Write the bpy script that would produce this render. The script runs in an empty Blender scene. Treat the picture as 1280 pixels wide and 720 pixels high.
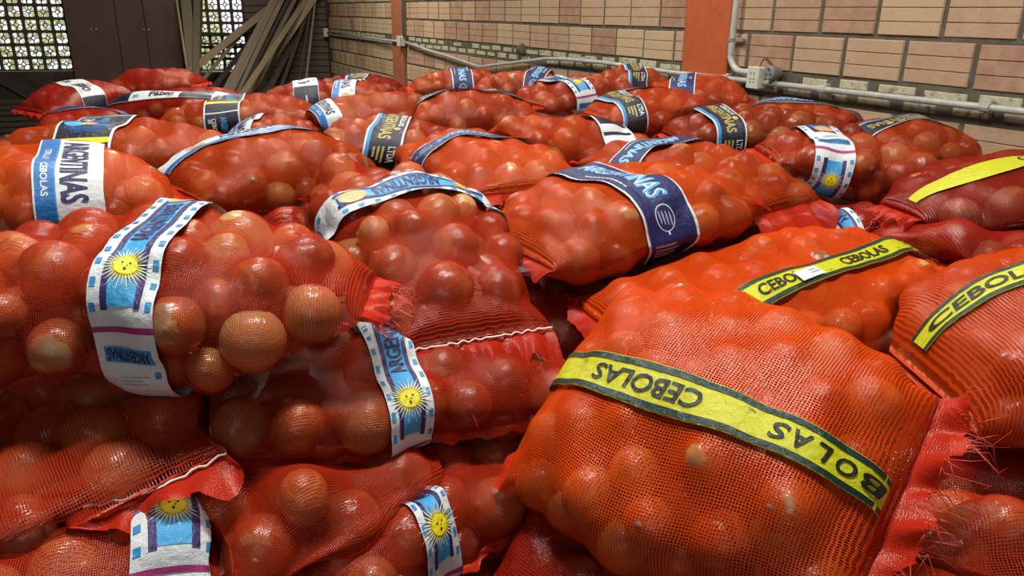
import bpy, bmesh, math, random, zlib
import numpy as np
from mathutils import Vector, Matrix
PI = math.pi
R = math.radians

# ------------------------------------------------------------------ camera
COL = bpy.context.scene.collection
SC = bpy.context.scene
CAM_H, CAM_PITCH, CAM_ROLL, CAM_YAW, CAM_F = 1.65, R(19.45), R(.85), R(25.9), 970.0
cf = Vector((math.sin(CAM_YAW)*math.cos(CAM_PITCH), math.cos(CAM_YAW)*math.cos(CAM_PITCH), -math.sin(CAM_PITCH)))
cr = Vector((math.cos(CAM_YAW), -math.sin(CAM_YAW), 0))
cu = cr.cross(cf)
cr2 = cr*math.cos(CAM_ROLL) + cu*math.sin(CAM_ROLL)
cu2 = -cr*math.sin(CAM_ROLL) + cu*math.cos(CAM_ROLL)
cam_d = bpy.data.cameras.new('camera')
cam_d.sensor_width = 36.0
cam_d.lens = CAM_F/1280*36.0
cam_d.clip_start = 0.02
cam = bpy.data.objects.new('camera', cam_d)
cam.matrix_world = Matrix(((cr2.x, cu2.x, -cf.x, 0), (cr2.y, cu2.y, -cf.y, 0), (cr2.z, cu2.z, -cf.z, CAM_H), (0, 0, 0, 1)))
COL.objects.link(cam)
SC.camera = cam

# ------------------------------------------------------------------ sky, lights, exposure
wd = bpy.data.worlds.new('daylight')
SC.world = wd
wd.use_nodes = True
wn = wd.node_tree
bg = wn.nodes['Background']
bg.inputs[0].default_value = (.88, .93, 1.0, 1)
bg.inputs[1].default_value = 1.5
SC.view_settings.view_transform = 'Standard'
SC.view_settings.look = 'None'
SC.view_settings.gamma = 1.0
SC.view_settings.use_curve_mapping = False
SC.view_settings.exposure = -0.26
SC.cycles.transparent_max_bounces = 24
SC.cycles.max_bounces = 6
SC.cycles.diffuse_bounces = 3
SC.cycles.glossy_bounces = 2
SC.cycles.transmission_bounces = 2

def area(name, loc, target, sx, sy, power, col):
    d = bpy.data.lights.new(name, 'AREA')
    d.shape = 'RECTANGLE'; d.size = sx; d.size_y = sy; d.energy = power; d.color = col
    o = bpy.data.objects.new(name, d)
    o.location = loc
    o.rotation_euler = (Vector(target) - Vector(loc)).to_track_quat('-Z', 'Y').to_euler()
    COL.objects.link(o)
    return o
# daylight of the open loading door behind the photographer, and two fluorescent battens under the roof
area('door_daylight', (-1.4, -2.6, 3.0), (1.0, 2.2, 1.0), 1.8, 1.2, 28, (1.0, .98, .95))
area('batten_light', (.5, 1.1, 4.0), (.5, 1.1, 0), 1.2, .12, 140, (1.0, .96, .90))
area('batten_light', (.9, 4.0, 4.0), (.9, 4.0, 0), 1.2, .12, 120, (1.0, .95, .86))
area('batten_light', (1.2, 8.6, 4.0), (1.2, 8.6, 0), 1.2, .12, 170, (1.0, .93, .80))

# ------------------------------------------------------------------ materials
class NT:
    def __init__(s, name):
        s.m = bpy.data.materials.new(name); s.m.use_nodes = True
        s.t = s.m.node_tree; s.b = s.t.nodes['Principled BSDF']; s.out = s.t.nodes['Material Output']
    def n(s, typ, **kw):
        o = s.t.nodes.new(typ)
        for k, v in kw.items(): setattr(o, k, v)
        return o
    def l(s, a, b): s.t.links.new(a, b)
    def math(s, op, a, b=None, c=None):
        o = s.n('ShaderNodeMath', operation=op)
        for i, v in enumerate((a, b, c)):
            if v is None: continue
            if isinstance(v, (int, float)): o.inputs[i].default_value = v
            else: s.l(v, o.inputs[i])
        return o.outputs[0]
    def noise(s, vec, scale, detail=3, rough=.55):
        o = s.n('ShaderNodeTexNoise'); o.inputs['Scale'].default_value = scale
        o.inputs['Detail'].default_value = detail; o.inputs['Roughness'].default_value = rough
        if vec is not None: s.l(vec, o.inputs['Vector'])
        return o.outputs['Fac']
    def ramp(s, fac, stops):
        o = s.n('ShaderNodeValToRGB'); e = o.color_ramp.elements
        while len(e) < len(stops): e.new(.5)
        for q, (p, c) in zip(e, stops): q.position = p; q.color = (*c, 1)
        s.l(fac, o.inputs[0]); return o.outputs[0]
    def mixc(s, fac, a, b, mode='MIX'):
        o = s.n('ShaderNodeMix', data_type='RGBA', blend_type=mode)
        for i, v in ((0, fac), (6, a), (7, b)):
            if isinstance(v, (int, float)): o.inputs[i].default_value = v
            elif isinstance(v, tuple): o.inputs[i].default_value = (*v, 1)
            else: s.l(v, o.inputs[i])
        return o.outputs[2]
    def coord(s, which='Object'):
        return s.n('ShaderNodeTexCoord').outputs[which]
    def rnd(s): return s.n('ShaderNodeObjectInfo').outputs['Random']
    def scaled(s, vec, sc):
        o = s.n('ShaderNodeMapping'); o.inputs['Scale'].default_value = sc; s.l(vec, o.inputs[0]); return o.outputs[0]
    def set(s, **kw):
        for k, v in kw.items():
            i = s.b.inputs[k]
            if isinstance(v, (int, float)): i.default_value = v
            elif isinstance(v, tuple): i.default_value = (*v, 1)
            else: s.l(v, i)
    def bump(s, h, strength=.3, dist=.01):
        o = s.n('ShaderNodeBump'); o.inputs['Strength'].default_value = strength; o.inputs['Distance'].default_value = dist
        s.l(h, o.inputs['Height']); s.l(o.outputs[0], s.b.inputs['Normal'])

def plain(name, col, rough=.5, spec=.5, var=.12, scale=30, metallic=0, bump=0):
    t = NT(name)
    f = t.noise(t.coord(), scale, 4)
    lo = tuple(c*(1-var) for c in col); hi = tuple(min(1, c*(1+var)) for c in col)
    t.set(**{'Base Color': t.ramp(f, [(.3, lo), (.7, hi)]), 'Roughness': rough, 'Specular IOR Level': spec, 'Metallic': metallic})
    if bump: t.bump(f, bump)
    return t.m

def film(name, col, rough=.33):
    """printed woven plastic strip: crinkled, glossy"""
    t = NT(name); v = t.coord('UV')
    f = t.noise(v, 90, 2); g = t.noise(v, 900, 1)
    t.set(**{'Base Color': t.mixc(t.math('MULTIPLY', f, .18), col, tuple(c*.55 for c in col)), 'Roughness': rough, 'Specular IOR Level': .55})
    h = t.math('ADD', f, t.math('MULTIPLY', g, .35))
    t.bump(h, .6, .005)
    return t.m

def net_mat(name, c_lo, c_hi, cover, pitch_u, pitch_v, boost=.5, rough=.34, spec=.5):
    """knitted plastic mesh: threads on a fine grid in metres, open between them"""
    t = NT(name)
    sep = t.n('ShaderNodeSeparateXYZ'); t.l(t.coord('UV'), sep.inputs[0])
    wob = t.noise(t.coord('UV'), 60, 2)
    w = 1-math.sqrt(1-cover)
    def thread(o, p):
        x = t.math('MULTIPLY_ADD', t.math('SUBTRACT', wob, .5), .9, t.math('MULTIPLY', o, 1/p))
        f = t.math('FRACT', x)
        tri = t.math('ABSOLUTE', t.math('SUBTRACT', f, .5))      # .5 at thread centre lines
        return t.math('SUBTRACT', .5, tri)
    du = thread(sep.outputs[0], pitch_u); dv = thread(sep.outputs[1], pitch_v)
    lw = t.n('ShaderNodeLayerWeight'); lw.inputs[0].default_value = .35
    half = t.math('MULTIPLY_ADD', lw.outputs['Facing'], boost*w*.5, w*.5)   # round threads close up at grazing angles
    a = t.math('MAXIMUM', t.math('LESS_THAN', du, half), t.math('LESS_THAN', dv, half))
    big = t.noise(t.coord('Object'), 9, 3)
    col = t.mixc(t.math('MULTIPLY', t.rnd(), .75), t.ramp(big, [(.3, c_lo), (.7, c_hi)]), tuple(c*.55 for c in c_lo))
    df = t.n('ShaderNodeBsdfDiffuse'); t.l(col, df.inputs[0])
    gl = t.n('ShaderNodeBsdfGlossy'); gl.inputs['Color'].default_value = (1, .80, .70, 1); gl.inputs['Roughness'].default_value = rough-.2
    bp = t.n('ShaderNodeBump'); bp.inputs['Strength'].default_value = .5; bp.inputs['Distance'].default_value = .002
    t.l(t.noise(t.coord('UV'), 420, 2), bp.inputs['Height']); t.l(bp.outputs[0], gl.inputs['Normal'])
    m0 = t.n('ShaderNodeMixShader'); m0.inputs[0].default_value = .16*spec
    t.l(df.outputs[0], m0.inputs[1]); t.l(gl.outputs[0], m0.inputs[2])
    tl = t.n('ShaderNodeBsdfTranslucent'); t.l(col, tl.inputs[0])
    m1 = t.n('ShaderNodeMixShader'); m1.inputs[0].default_value = .16
    t.l(m0.outputs[0], m1.inputs[1]); t.l(tl.outputs[0], m1.inputs[2])
    tr = t.n('ShaderNodeBsdfTransparent')
    m2 = t.n('ShaderNodeMixShader'); t.l(a, m2.inputs[0]); t.l(tr.outputs[0], m2.inputs[1]); t.l(m1.outputs[0], m2.inputs[2])
    t.l(m2.outputs[0], t.out.inputs[0])
    return t.m

def onion_mat():
    t = NT('onion_skin'); v = t.coord('Object'); r = t.rnd()
    base = t.ramp(r, [(0, (.24, .045, .028)), (.30, (.33, .085, .035)), (.55, (.42, .14, .045)), (.78, (.58, .27, .08)), (1, (.68, .44, .17))])
    sp = t.n('ShaderNodeSeparateXYZ'); t.l(v, sp.inputs[0])
    at = t.math('ARCTAN2', sp.outputs[1], sp.outputs[0])
    cmb = t.n('ShaderNodeCombineXYZ'); t.l(t.math('MULTIPLY', at, 9.0), cmb.inputs[0]); t.l(t.math('MULTIPLY', sp.outputs[2], 1.2), cmb.inputs[1]); t.l(t.math('MULTIPLY', r, 50.), cmb.inputs[2])
    streak = t.noise(cmb.outputs[0], 1.0, 4)
    c1 = t.mixc(t.math('MULTIPLY', streak, .5), base, (.20, .035, .02))
    patch = t.noise(t.scaled(v, (1.4, 1.4, 1.4)), 1.1, 2)
    c2 = t.mixc(t.ramp(patch, [(.52, (0, 0, 0)), (.68, (.45, .45, .45))]), c1, (.62, .27, .08))
    top = t.math('SMOOTH_MIN', 1., t.math('MULTIPLY', t.math('MAXIMUM', t.math('SUBTRACT', t.math('ABSOLUTE', sp.outputs[2]), .86), 0.), 5.), .1)
    c3 = t.mixc(top, c2, (.23, .13, .07))
    t.set(**{'Base Color': c3, 'Roughness': .24, 'Specular IOR Level': .7})
    t.bump(streak, .12, .05)
    return t.m

M = dict(
    net_red=net_mat('net_red', (.48, .028, .008), (.60, .046, .011), .50, .0027, .0036, .5, .50, .16),
    net_open=net_mat('net_open', (.48, .028, .008), (.60, .046, .011), .40, .0027, .0036, .5, .50, .18),
    net_fine=net_mat('net_fine', (.60, .058, .008), (.72, .090, .011), .54, .0030, .0036, .45, .42, .22),
    net_orange=net_mat('net_orange', (.82, .065, .004), (.88, .10, .006), .62, .0040, .0040, .4, .45, .30),
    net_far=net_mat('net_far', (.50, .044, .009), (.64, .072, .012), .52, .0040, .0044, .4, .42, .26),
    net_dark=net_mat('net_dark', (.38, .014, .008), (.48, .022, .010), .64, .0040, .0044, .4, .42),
    net_hem=net_mat('net_hem', (.58, .026, .010), (.68, .038, .012), .82, .0022, .0030, .3, .5, .2),
    onion=onion_mat(),
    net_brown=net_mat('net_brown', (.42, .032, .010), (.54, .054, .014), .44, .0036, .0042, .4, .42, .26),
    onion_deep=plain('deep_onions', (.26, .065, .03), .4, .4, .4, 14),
    thread=plain('white_thread', (.82, .76, .70), .6),
    red_thread=plain('red_thread', (.62, .06, .03), .5),
    white=film('strip_white', (.74, .80, .82)), navy=film('strip_navy', (.010, .014, .065), .42), dark_navy=film('strip_dark_navy', (.008, .010, .03)),
    royal=film('strip_royal', (.008, .014, .11), .42), purple=film('strip_purple', (.035, .020, .13)),
    blue=film('strip_blue', (.03, .30, .66)), sky=film('strip_sky', (.05, .40, .80)), mid=film('strip_mid', (.01, .16, .50)),
    cyan=film('strip_cyan', (.05, .42, .85)), magenta=film('strip_magenta', (.42, .03, .20)), black=film('strip_black', (.010, .012, .012)),
    gold=film('strip_gold', (.50, .42, .12)), lime=film('strip_lime', (.60, .62, .010), .25), green=film('strip_green', (.006, .035, .025), .25),
    yellow=film('strip_yellow', (.85, .75, .01)), tan=film('strip_tan', (.75, .42, .16)), grey=film('strip_grey', (.42, .47, .52)),
    olive=film('strip_olive', (.10, .12, .07)), lilac=film('strip_lilac', (.35, .38, .62)), bronze=film('strip_bronze', (.16, .09, .03), .2),
)

# ------------------------------------------------------------------ object helpers
def link_mesh(name, verts, faces, mats, parent=None, smooth=True, uvs=None, midx=None):
    me = bpy.data.meshes.new(name)
    me.from_pydata([tuple(v) for v in verts], [], [tuple(f) for f in faces])
    if not isinstance(mats, (list, tuple)): mats = [mats]
    for m in mats: me.materials.append(m)
    if midx is not None: me.polygons.foreach_set('material_index', np.asarray(midx, dtype=np.int32))
    if uvs is not None:
        ul = me.uv_layers.new(name='UVMap')
        ul.data.foreach_set('uv', np.asarray(uvs, dtype=np.float32).ravel())
    if smooth: me.polygons.foreach_set('use_smooth', np.ones(len(me.polygons), dtype=bool))
    me.update()
    o = bpy.data.objects.new(name, me)
    COL.objects.link(o)
    if parent is not None: o.parent = parent
    return o

def tag(o, label, cat, group=None):
    o['label'] = label; o['category'] = cat
    if group: o['group'] = group
    return o
def structure(o):
    o['kind'] = 'structure'; return o
def empty(name, loc=(0, 0, 0)):
    o = bpy.data.objects.new(name, None); o.location = loc; o.empty_display_size = .1
    COL.objects.link(o); return o

class MB:
    """collects simple solids into one mesh"""
    def __init__(s): s.v = []; s.f = []; s.mi = []
    def add(s, v, f, mi=0):
        o = len(s.v); s.v += [tuple(p) for p in v]; s.f += [tuple(i+o for i in q) for q in f]; s.mi += [mi]*len(f)
    def box(s, c, size, rot=None, mi=0, bev=0.0):
        hx, hy, hz = (q/2 for q in size)
        if bev > 0:
            b = min(bev, hx*.9, hy*.9, hz*.9); P = []
            idx = {}
            for sx in (-1, 1):
                for sy in (-1, 1):
                    for sz in (-1, 1):
                        for ax in range(3):
                            q = [sx*(hx-b), sy*(hy-b), sz*(hz-b)]
                            q[ax] = (sx*hx, sy*hy, sz*hz)[ax]
                            idx[(sx, sy, sz, ax)] = len(P); P.append(q)
            F = []
            for ax in range(3):
                a, b2 = [(1, 2), (2, 0), (0, 1)][ax]
                for sg in (-1, 1):
                    def k(p, q):
                        t = [0, 0, 0]; t[ax] = sg; t[a] = p; t[b2] = q; return idx[(*t, ax)]
                    q = [k(-1, -1), k(1, -1), k(1, 1), k(-1, 1)]
                    F.append(q if sg > 0 else q[::-1])
                    for tg in (-1, 1):                     # edge faces between ax and a
                        def e(axis, w):
                            t = [0, 0, 0]; t[ax] = sg; t[a] = tg; t[b2] = w; return idx[(*t, axis)]
                        q = [e(ax, -1), e(a, -1), e(a, 1), e(ax, 1)]
                        F.append(q if sg*tg < 0 else q[::-1])
            for sx in (-1, 1):
                for sy in (-1, 1):
                    for sz in (-1, 1):
                        q = [idx[(sx, sy, sz, 0)], idx[(sx, sy, sz, 1)], idx[(sx, sy, sz, 2)]]
                        F.append(q if sx*sy*sz > 0 else q[::-1])
            V = P
        else:
            V = [(x, y, z) for x in (-hx, hx) for y in (-hy, hy) for z in (-hz, hz)]
            F = [(0, 1, 3, 2), (4, 6, 7, 5), (0, 4, 5, 1), (2, 3, 7, 6), (0, 2, 6, 4), (1, 5, 7, 3)]
        c = Vector(c)
        V = [(rot @ Vector(p) if rot is not None else Vector(p)) + c for p in V]
        s.add(V, F, mi)
    def tube(s, pts, r, seg=8, mi=0, cap=True):
        pts = [Vector(p) for p in pts]; n = len(pts); V = []
        rr = r if isinstance(r, (list, tuple)) else [r]*n
        up = Vector((0, 0, 1))
        for i, p in enumerate(pts):
            d = (pts[min(i+1, n-1)] - pts[max(i-1, 0)]).normalized()
            a = d.cross(up)
            if a.length < .2: a = d.cross(Vector((1, 0, 0)))
            a.normalize(); b = d.cross(a)
            for k in range(seg):
                w = 2*PI*k/seg; V.append(p + a*(math.cos(w)*rr[i]) + b*(math.sin(w)*rr[i]))
        F = [(i*seg+k, i*seg+(k+1) % seg, (i+1)*seg+(k+1) % seg, (i+1)*seg+k) for i in range(n-1) for k in range(seg)]
        if cap: F += [tuple(range(seg))[::-1], tuple((n-1)*seg+k for k in range(seg))]
        s.add(V, F, mi)
    def cyl(s, p, q, r, seg=16, mi=0): s.tube([p, q], r, seg, mi)
    def build(s, name, mats, parent=None, smooth=False): return link_mesh(name, s.v, s.f, mats, parent, smooth, midx=s.mi)

# ------------------------------------------------------------------ setting
XW, YB = 3.0, 13.1          # brick wall plane, back wall plane
ZC = 4.2
concrete = plain('dusty_concrete', (.20, .18, .155), .8, .2, .35, 3, bump=.2)
mortar = plain('grey_mortar', (.13, .118, .088), .9, .1, .30, 14, bump=.4)
metal_roof = plain('roof_sheet', (.13, .13, .13), .5, .4, .1, 5)
dark_wood = plain('dark_wall_board', (.050, .036, .028), .65, .3, .35, 6, bump=.2)
door_brown = plain('brown_door_sheet', (.085, .047, .034), .45, .4, .25, 3)
render_wall = plain('plain_render', (.17, .15, .13), .9, .1, .15, 4)

def slab(name, c, size, mat):
    b = MB(); b.box(c, size); return structure(b.build(name, mat))
slab('floor', (-1.9, 4.5, -.1), (10.2, 17.6, .2), concrete)
slab('ceiling', (-1.9, 4.5, ZC+.1), (10.2, 17.6, .2), metal_roof)
slab('wall_left', (-6.9, 4.5, ZC/2), (.2, 17.6, ZC), render_wall)
wf = MB()
wf.box((-1.9, -4.2, ZC/2), (9.8, .2, ZC))
structure(wf.build('wall_front', render_wall))

# brick wall -----------------------------------------------------------------
wall = slab('wall_right', (XW+.1, 4.5, ZC/2), (.2, 17.6, ZC), mortar)
def brick_material():
    t = NT('hollow_clay_brick'); v = t.coord('Object'); r = t.rnd()
    base = t.ramp(r, [(0, (.37, .205, .13)), (.2, (.46, .295, .19)), (.5, (.52, .36, .23)), (.75, (.55, .405, .25)), (1, (.59, .47, .28))])
    off = t.n('ShaderNodeVectorMath', operation='ADD'); t.l(v, off.inputs[0])
    cb = t.n('ShaderNodeCombineXYZ'); t.l(t.math('MULTIPLY', r, 40.), cb.inputs[0]); t.l(cb.outputs[0], off.inputs[1])
    n1 = t.noise(off.outputs[0], 14, 4); n2 = t.noise(off.outputs[0], 60, 3)
    c = t.mixc(t.ramp(n1, [(.35, (0, 0, 0)), (.75, (.55, .55, .55))]), base, (.60, .43, .29))
    c = t.mixc(t.ramp(n2, [(.62, (0, 0, 0)), (.75, (.5, .5, .5))]), c, (.30, .13, .08))
    t.set(**{'Base Color': c, 'Roughness': .8, 'Specular IOR Level': .25}); t.bump(n2, .3, .006)
    return t.m
brick_m = brick_material()
cream_m = None
def cream_material():
    t = NT('limewashed_brick'); v = t.coord('Object'); r = t.rnd()
    off = t.n('ShaderNodeVectorMath', operation='ADD'); t.l(v, off.inputs[0])
    cb = t.n('ShaderNodeCombineXYZ'); t.l(t.math('MULTIPLY', r, 40.), cb.inputs[0]); t.l(cb.outputs[0], off.inputs[1])
    n1 = t.noise(off.outputs[0], 28, 5, .65)
    c = t.ramp(n1, [(.34, (.20, .18, .13)), (.46, (.50, .46, .31)), (.7, (.66, .61, .42))])
    t.set(**{'Base Color': c, 'Roughness': .8}); t.bump(n1, .5, .01)
    return t.m
cream_m = cream_material()

BL, BH, BD = .300, .169, .007
def brick_verts(L, H, D, grooves):
    """ribbed face: profile over the height, set back grooves, chamfered ends (x = out of the wall is -x)"""
    pr = [(0, 0), (.004, D)]
    for g in grooves: pr += [(H*g-.0035, D), (H*g-.0012, D-.005), (H*g+.0012, D-.005), (H*g+.0035, D)]
    pr += [(H-.004, D), (H, 0)]
    V, F = [], []; n = len(pr)
    for y in (-L/2, -L/2+.004, L/2-.004, L/2):
        for z, d in pr: V.append((-(d if abs(y) < L/2-.001 else 0.0), y, z))
    for j in range(3):
        for i in range(n-1): F.append((j*n+i, j*n+i+1, (j+1)*n+i+1, (j+1)*n+i))
    return V, F
bv, bf = brick_verts(BL, BH, BD, (1/3, 2/3))
brick_me = bpy.data.meshes.new('brick'); brick_me.from_pydata(bv, [], bf); brick_me.materials.append(brick_m)
tv, tf = brick_verts(.205, .042, .006, ())
thin_me = bpy.data.meshes.new('thin_brick'); thin_me.from_pydata(tv, [], tf); thin_me.materials.append(cream_m)
rng = random.Random(4)
PILLARS = [(3.478, 3.868), (9.11, 9.50), (-2.3, -1.9)]
def clear(y, half):
    return all(y+half < a-.03 or y-half > b+.03 for a, b in PILLARS)
PITCH, Y0 = .3205, 3.0214-.16025
mass = MB()
COURSES = [(1.397 + .1885*k, 0 if k % 2 == 0 else 1, k < 3) for k in range(14)] + [(1.092 - .1885*k, k % 2, k < 2) for k in range(6)]
for z0, odd, single in COURSES:
    k0 = int((-4.0-Y0)/PITCH)
    for k in range(k0, 32):
        y = Y0 + k*PITCH + (.165 if odd else 0)
        if y > YB-.16: continue
        L = BL
        a, b = y-BL/2, y+BL/2
        for p, q in PILLARS:                       # cut bricks against the pillars
            if b > p-.02 and a < q+.02:
                if a < p-.02: b = min(b, p-.03)
                elif b > q+.02: a = max(a, q+.03)
                else: a = b
        if b-a < .05: continue
        sy, yy = (b-a)/BL, (a+b)/2
        if single and y > 1.2:
            o = bpy.data.objects.new('brick', brick_me); COL.objects.link(o); o.parent = wall
            o.location = (XW+rng.uniform(-.002, .002), yy+rng.uniform(-.003, .003), z0+rng.uniform(-.002, .002))
            o.scale = (1, sy, 1); o.rotation_euler = (rng.uniform(-.006, .006), 0, rng.uniform(-.006, .006))
        else:
            mass.add([(x+XW, v*sy+yy, z+z0) for x, v, z in bv], bf)
bm_o = mass.build('brick_courses', brick_m, wall); bm_o['kind'] = 'stuff'
for z0, ph in ((1.343, 0), (1.286, .11)):          # the limewashed thin courses at the conduit
    y = 1.0+ph
    while y < YB-.12:
        if clear(y, .1) and rng.random() > .10:
            o = bpy.data.objects.new('thin_brick', thin_me); COL.objects.link(o); o.parent = wall
            o.location = (XW, y, z0+rng.uniform(-.003, .003)); o.scale = (rng.uniform(.6, 1), rng.uniform(.72, 1.0), rng.uniform(.7, 1.0))
        y += .232
# painted pillars -------------------------------------------------------------
terracotta = plain('terracotta_paint', (.52, .115, .035), .55, .35, .10, 18, bump=.08)
terra_dull = plain('dull_terracotta_paint', (.40, .13, .07), .65, .3, .12, 12, bump=.08)
for i, ((a, b), m, prd) in enumerate(zip(PILLARS[:2], (terracotta, terra_dull), (.03, .05))):
    pb = MB(); pb.box((XW-prd/2+.02, (a+b)/2, ZC/2), (prd+.04, b-a, ZC), bev=.008)
    o = structure(pb.build('trim_%d' % (i+1), m))
    o['label'] = ['terracotta painted pillar in the brick wall beside the power outlet', 'dull terracotta pillar far along the brick wall'][i]

# back wall ------------------------------------------------------------------
def wb(x0, x1, z0, z1, b): b.box(((x0+x1)/2, YB+.1, (z0+z1)/2), (x1-x0, .2, z1-z0))
b = MB()
for q in ((-6.8, -3.31, 0, ZC), (-3.31, -.665, 0, .79), (-3.31, -.665, 2.54, ZC), (-.665, .80, 0, ZC), (.80, 1.02, .74, 2.5), (.80, 1.745, 0, .74), (.80, 1.745, 2.5, ZC), (1.745, 3.0, 0, ZC)):
    wb(*q, b)
back = structure(b.build('wall_back', dark_wood))
def board_mat():
    t = NT('weathered_siding'); v = t.coord('Object'); r = t.rnd()
    n = t.noise(t.scaled(v, (1.5, 20, 20)), 3, 4)
    t.set(**{'Base Color': t.mixc(n, (.06, .045, .035), (.16, .12, .09)), 'Roughness': .8}); t.bump(n, .3); return t.m
siding_m = board_mat()
sv = MB(); sv.box((0, 0, 0), (1.25, .025, .092), bev=.006)
sm = bpy.data.meshes.new('siding_board'); sm.from_pydata(sv.v, [], sv.f); sm.materials.append(siding_m)
for k in range(27):
    o = bpy.data.objects.new('siding_board', sm); COL.objects.link(o); o.parent = back
    o.location = (2.37, YB-.013, .06+k*.1); o.rotation_euler = (R(-7), 0, rng.uniform(-.002, .002))
# sill wall brace below the first lattice
br = MB()
br.tube([(-1.75, YB-.02, .76), (-1.2, YB-.02, .35)], .02, 4); br.tube([(-.75, YB-.02, .72), (-1.5, YB-.02, .1)], .02, 4)
br.build('brace', dark_wood, back)

# pierced block windows: each block a frame, a centre lozenge and four spokes
lat_m = plain('lattice_clay', (.085, .06, .05), .8, .2, .2, 30)
def lattice_block():
    P = .175; d = .05; fw = .020
    m = MB()
    for s in (-1, 1):
        m.box((0, 0, s*(P/2-fw/2)), (P, d, fw)); m.box((s*(P/2-fw/2), 0, 0), (fw, d, P-2*fw))
    w = .011
    for a in range(4):
        q = Matrix.Rotation(a*PI/2, 3, 'Y')
        # lozenge edge
        m.box(q @ Vector((.0165, 0, .0165)), (.05, d*.8, w), q @ Matrix.Rotation(PI/4, 3, 'Y'))
        # spoke to the middle of each side
        m.box(q @ Vector((.051, 0, 0)), (.042, d*.8, w), q)
        # rounded corner web
        m.box(q @ Vector((.064, 0, .064)), (.032, d*.7, w), q @ Matrix.Rotation(PI/4, 3, 'Y'))
    me = bpy.data.meshes.new('lattice_block'); me.from_pydata(m.v, [], m.f); me.materials.append(lat_m); return me
lat_me = lattice_block()
def lattice(name, x1, z0, cols, rows, label, missing=()):
    w = empty(name, (x1-cols*.175/2, YB+.05, z0)); structure(w); w['label'] = label
    for i in range(cols):
        for j in range(rows):
            if (i, j) in missing: continue
            o = bpy.data.objects.new('lattice_block', lat_me); COL.objects.link(o); o.parent = w
            o.location = (-cols*.175/2 + (i+.5)*.175, 0, (j+.5)*.175)
    return w
lattice('window_1', -.665, .80, 15, 10, 'pierced block window at the left end of the back wall, bright outside')
w2 = lattice('window_2', 1.745, .76, 5, 10, 'pierced block window behind the leaning boards')
# the broken rail boards across the second window
for z, zz in ((1.30, .05), (1.16, .03), (1.02, .035)):
    m = MB(); m.box((1.3, YB-.06, z), (.9, .02, zz), Matrix.Rotation(R(1.5), 3, 'Y'), bev=.004); m.build('rail', dark_wood, back)

# brown sheet door with pairs of bolts ----------------------------------------
door = empty('door_1', (.07, YB-.06, 0)); structure(door)
door['label'] = 'dark brown sheet door between the two pierced windows'
for x0, x1 in ((-.735, -.10), (-.095, .27), (.275, .73)):
    m = MB(); m.box(((x0+x1)/2, rng.uniform(-.006, .006), 1.25), (x1-x0, .03, 2.5), bev=.004); m.build('door_sheet', door_brown, door)
steel = plain('dull_steel', (.55, .53, .50), .35, .5, .1, 40, metallic=.6)
for x in (-.43, -.37, .25, .315):
    m = MB(); m.cyl((x, -.015, 1.365), (x, -.035, 1.365), .009, 10); m.build('bolt', steel, door)

# conduit, outlet, socket -----------------------------------------------------
pvc = plain('grey_conduit', (.46, .47, .44), .4, .5, .22, 25)
pvc_pale = plain('pale_conduit', (.55, .57, .53), .35, .5, .15, 25)
cx = XW-.045
m = MB()
m.tube([(cx, .2, 1.33), (cx, 1.83, 1.338), (cx, 2.6, 1.335), (cx, 3.2, 1.335), (cx, 3.9, 1.332), (cx, 4.7, 1.345), (cx, 5.3, 1.338), (cx, 5.55, 1.325), (cx, 6.1, 1.265), (cx, 6.84, 1.183), (cx, 7.6, 1.235), (cx, 8.3, 1.275), (cx, 9.0, 1.325)], .0145, 10)
pipe = m.build('conduit', pvc, None, True); tag(pipe, 'long grey conduit pipe sagging along the brick wall', 'conduit')
for y, z in ((1.95, 1.338), (2.76, 1.335), (3.45, 1.334), (5.0, 1.342)):
    m = MB(); m.tube([(cx, y-.02, z), (cx, y+.02, z)], .019, 10); m.box((cx+.022, y, z), (.03, .024, .05), bev=.003); m.build('clip', pvc, pipe)
m = MB()
arc = [(cx, 3.20+.0, 1.372)]
pts = [(cx, 3.215, 1.378), (cx, 3.30, 1.378)] + [(cx, 3.33+.10*math.sin(t), 1.478-.10*math.cos(t)) for t in np.linspace(0, PI/2, 7)] + [(cx, 3.425, 1.62), (cx, 3.42, 1.9), (cx, 3.42, 3.2), (cx, 3.42, 4.19)]
m.tube(pts, .017, 10)
vp = m.build('conduit', pvc_pale, None, True); tag(vp, 'pale conduit dropping beside the terracotta pillar and bending to the outlet', 'conduit')
m = MB(); m.tube([(cx, 3.432, 1.525), (cx, 3.431, 1.545)], .021, 10); m.box((cx+.02, 3.39, 1.535), (.03, .06, .02), bev=.003); m.build('clip', steel, vp)
m = MB(); m.tube([(cx, 9.06, 1.36), (cx, 9.05, 2.2), (cx, 9.05, 4.19)], .018, 8)
vp2 = m.build('conduit', plain('weathered_green_conduit', (.20, .25, .22), .5), None, True); tag(vp2, 'grey-green conduit rising beside the far pillar', 'conduit')
m = MB(); m.tube([(cx, 9.16, 1.33), (XW-.075, 9.3, 1.328), (cx-.02, 9.6, 1.325), (cx, 10.6, 1.33), (cx, 12.9, 1.33)], .0145, 8)
vp3 = m.build('conduit', pvc, None, True); tag(vp3, 'conduit running level past the far pillar into the corner', 'conduit')
cream_plastic = plain('cream_plastic', (.66, .68, .55), .4, .5, .08, 40)
dark_slot = plain('dark_slot', (.02, .018, .015), .6)
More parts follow.
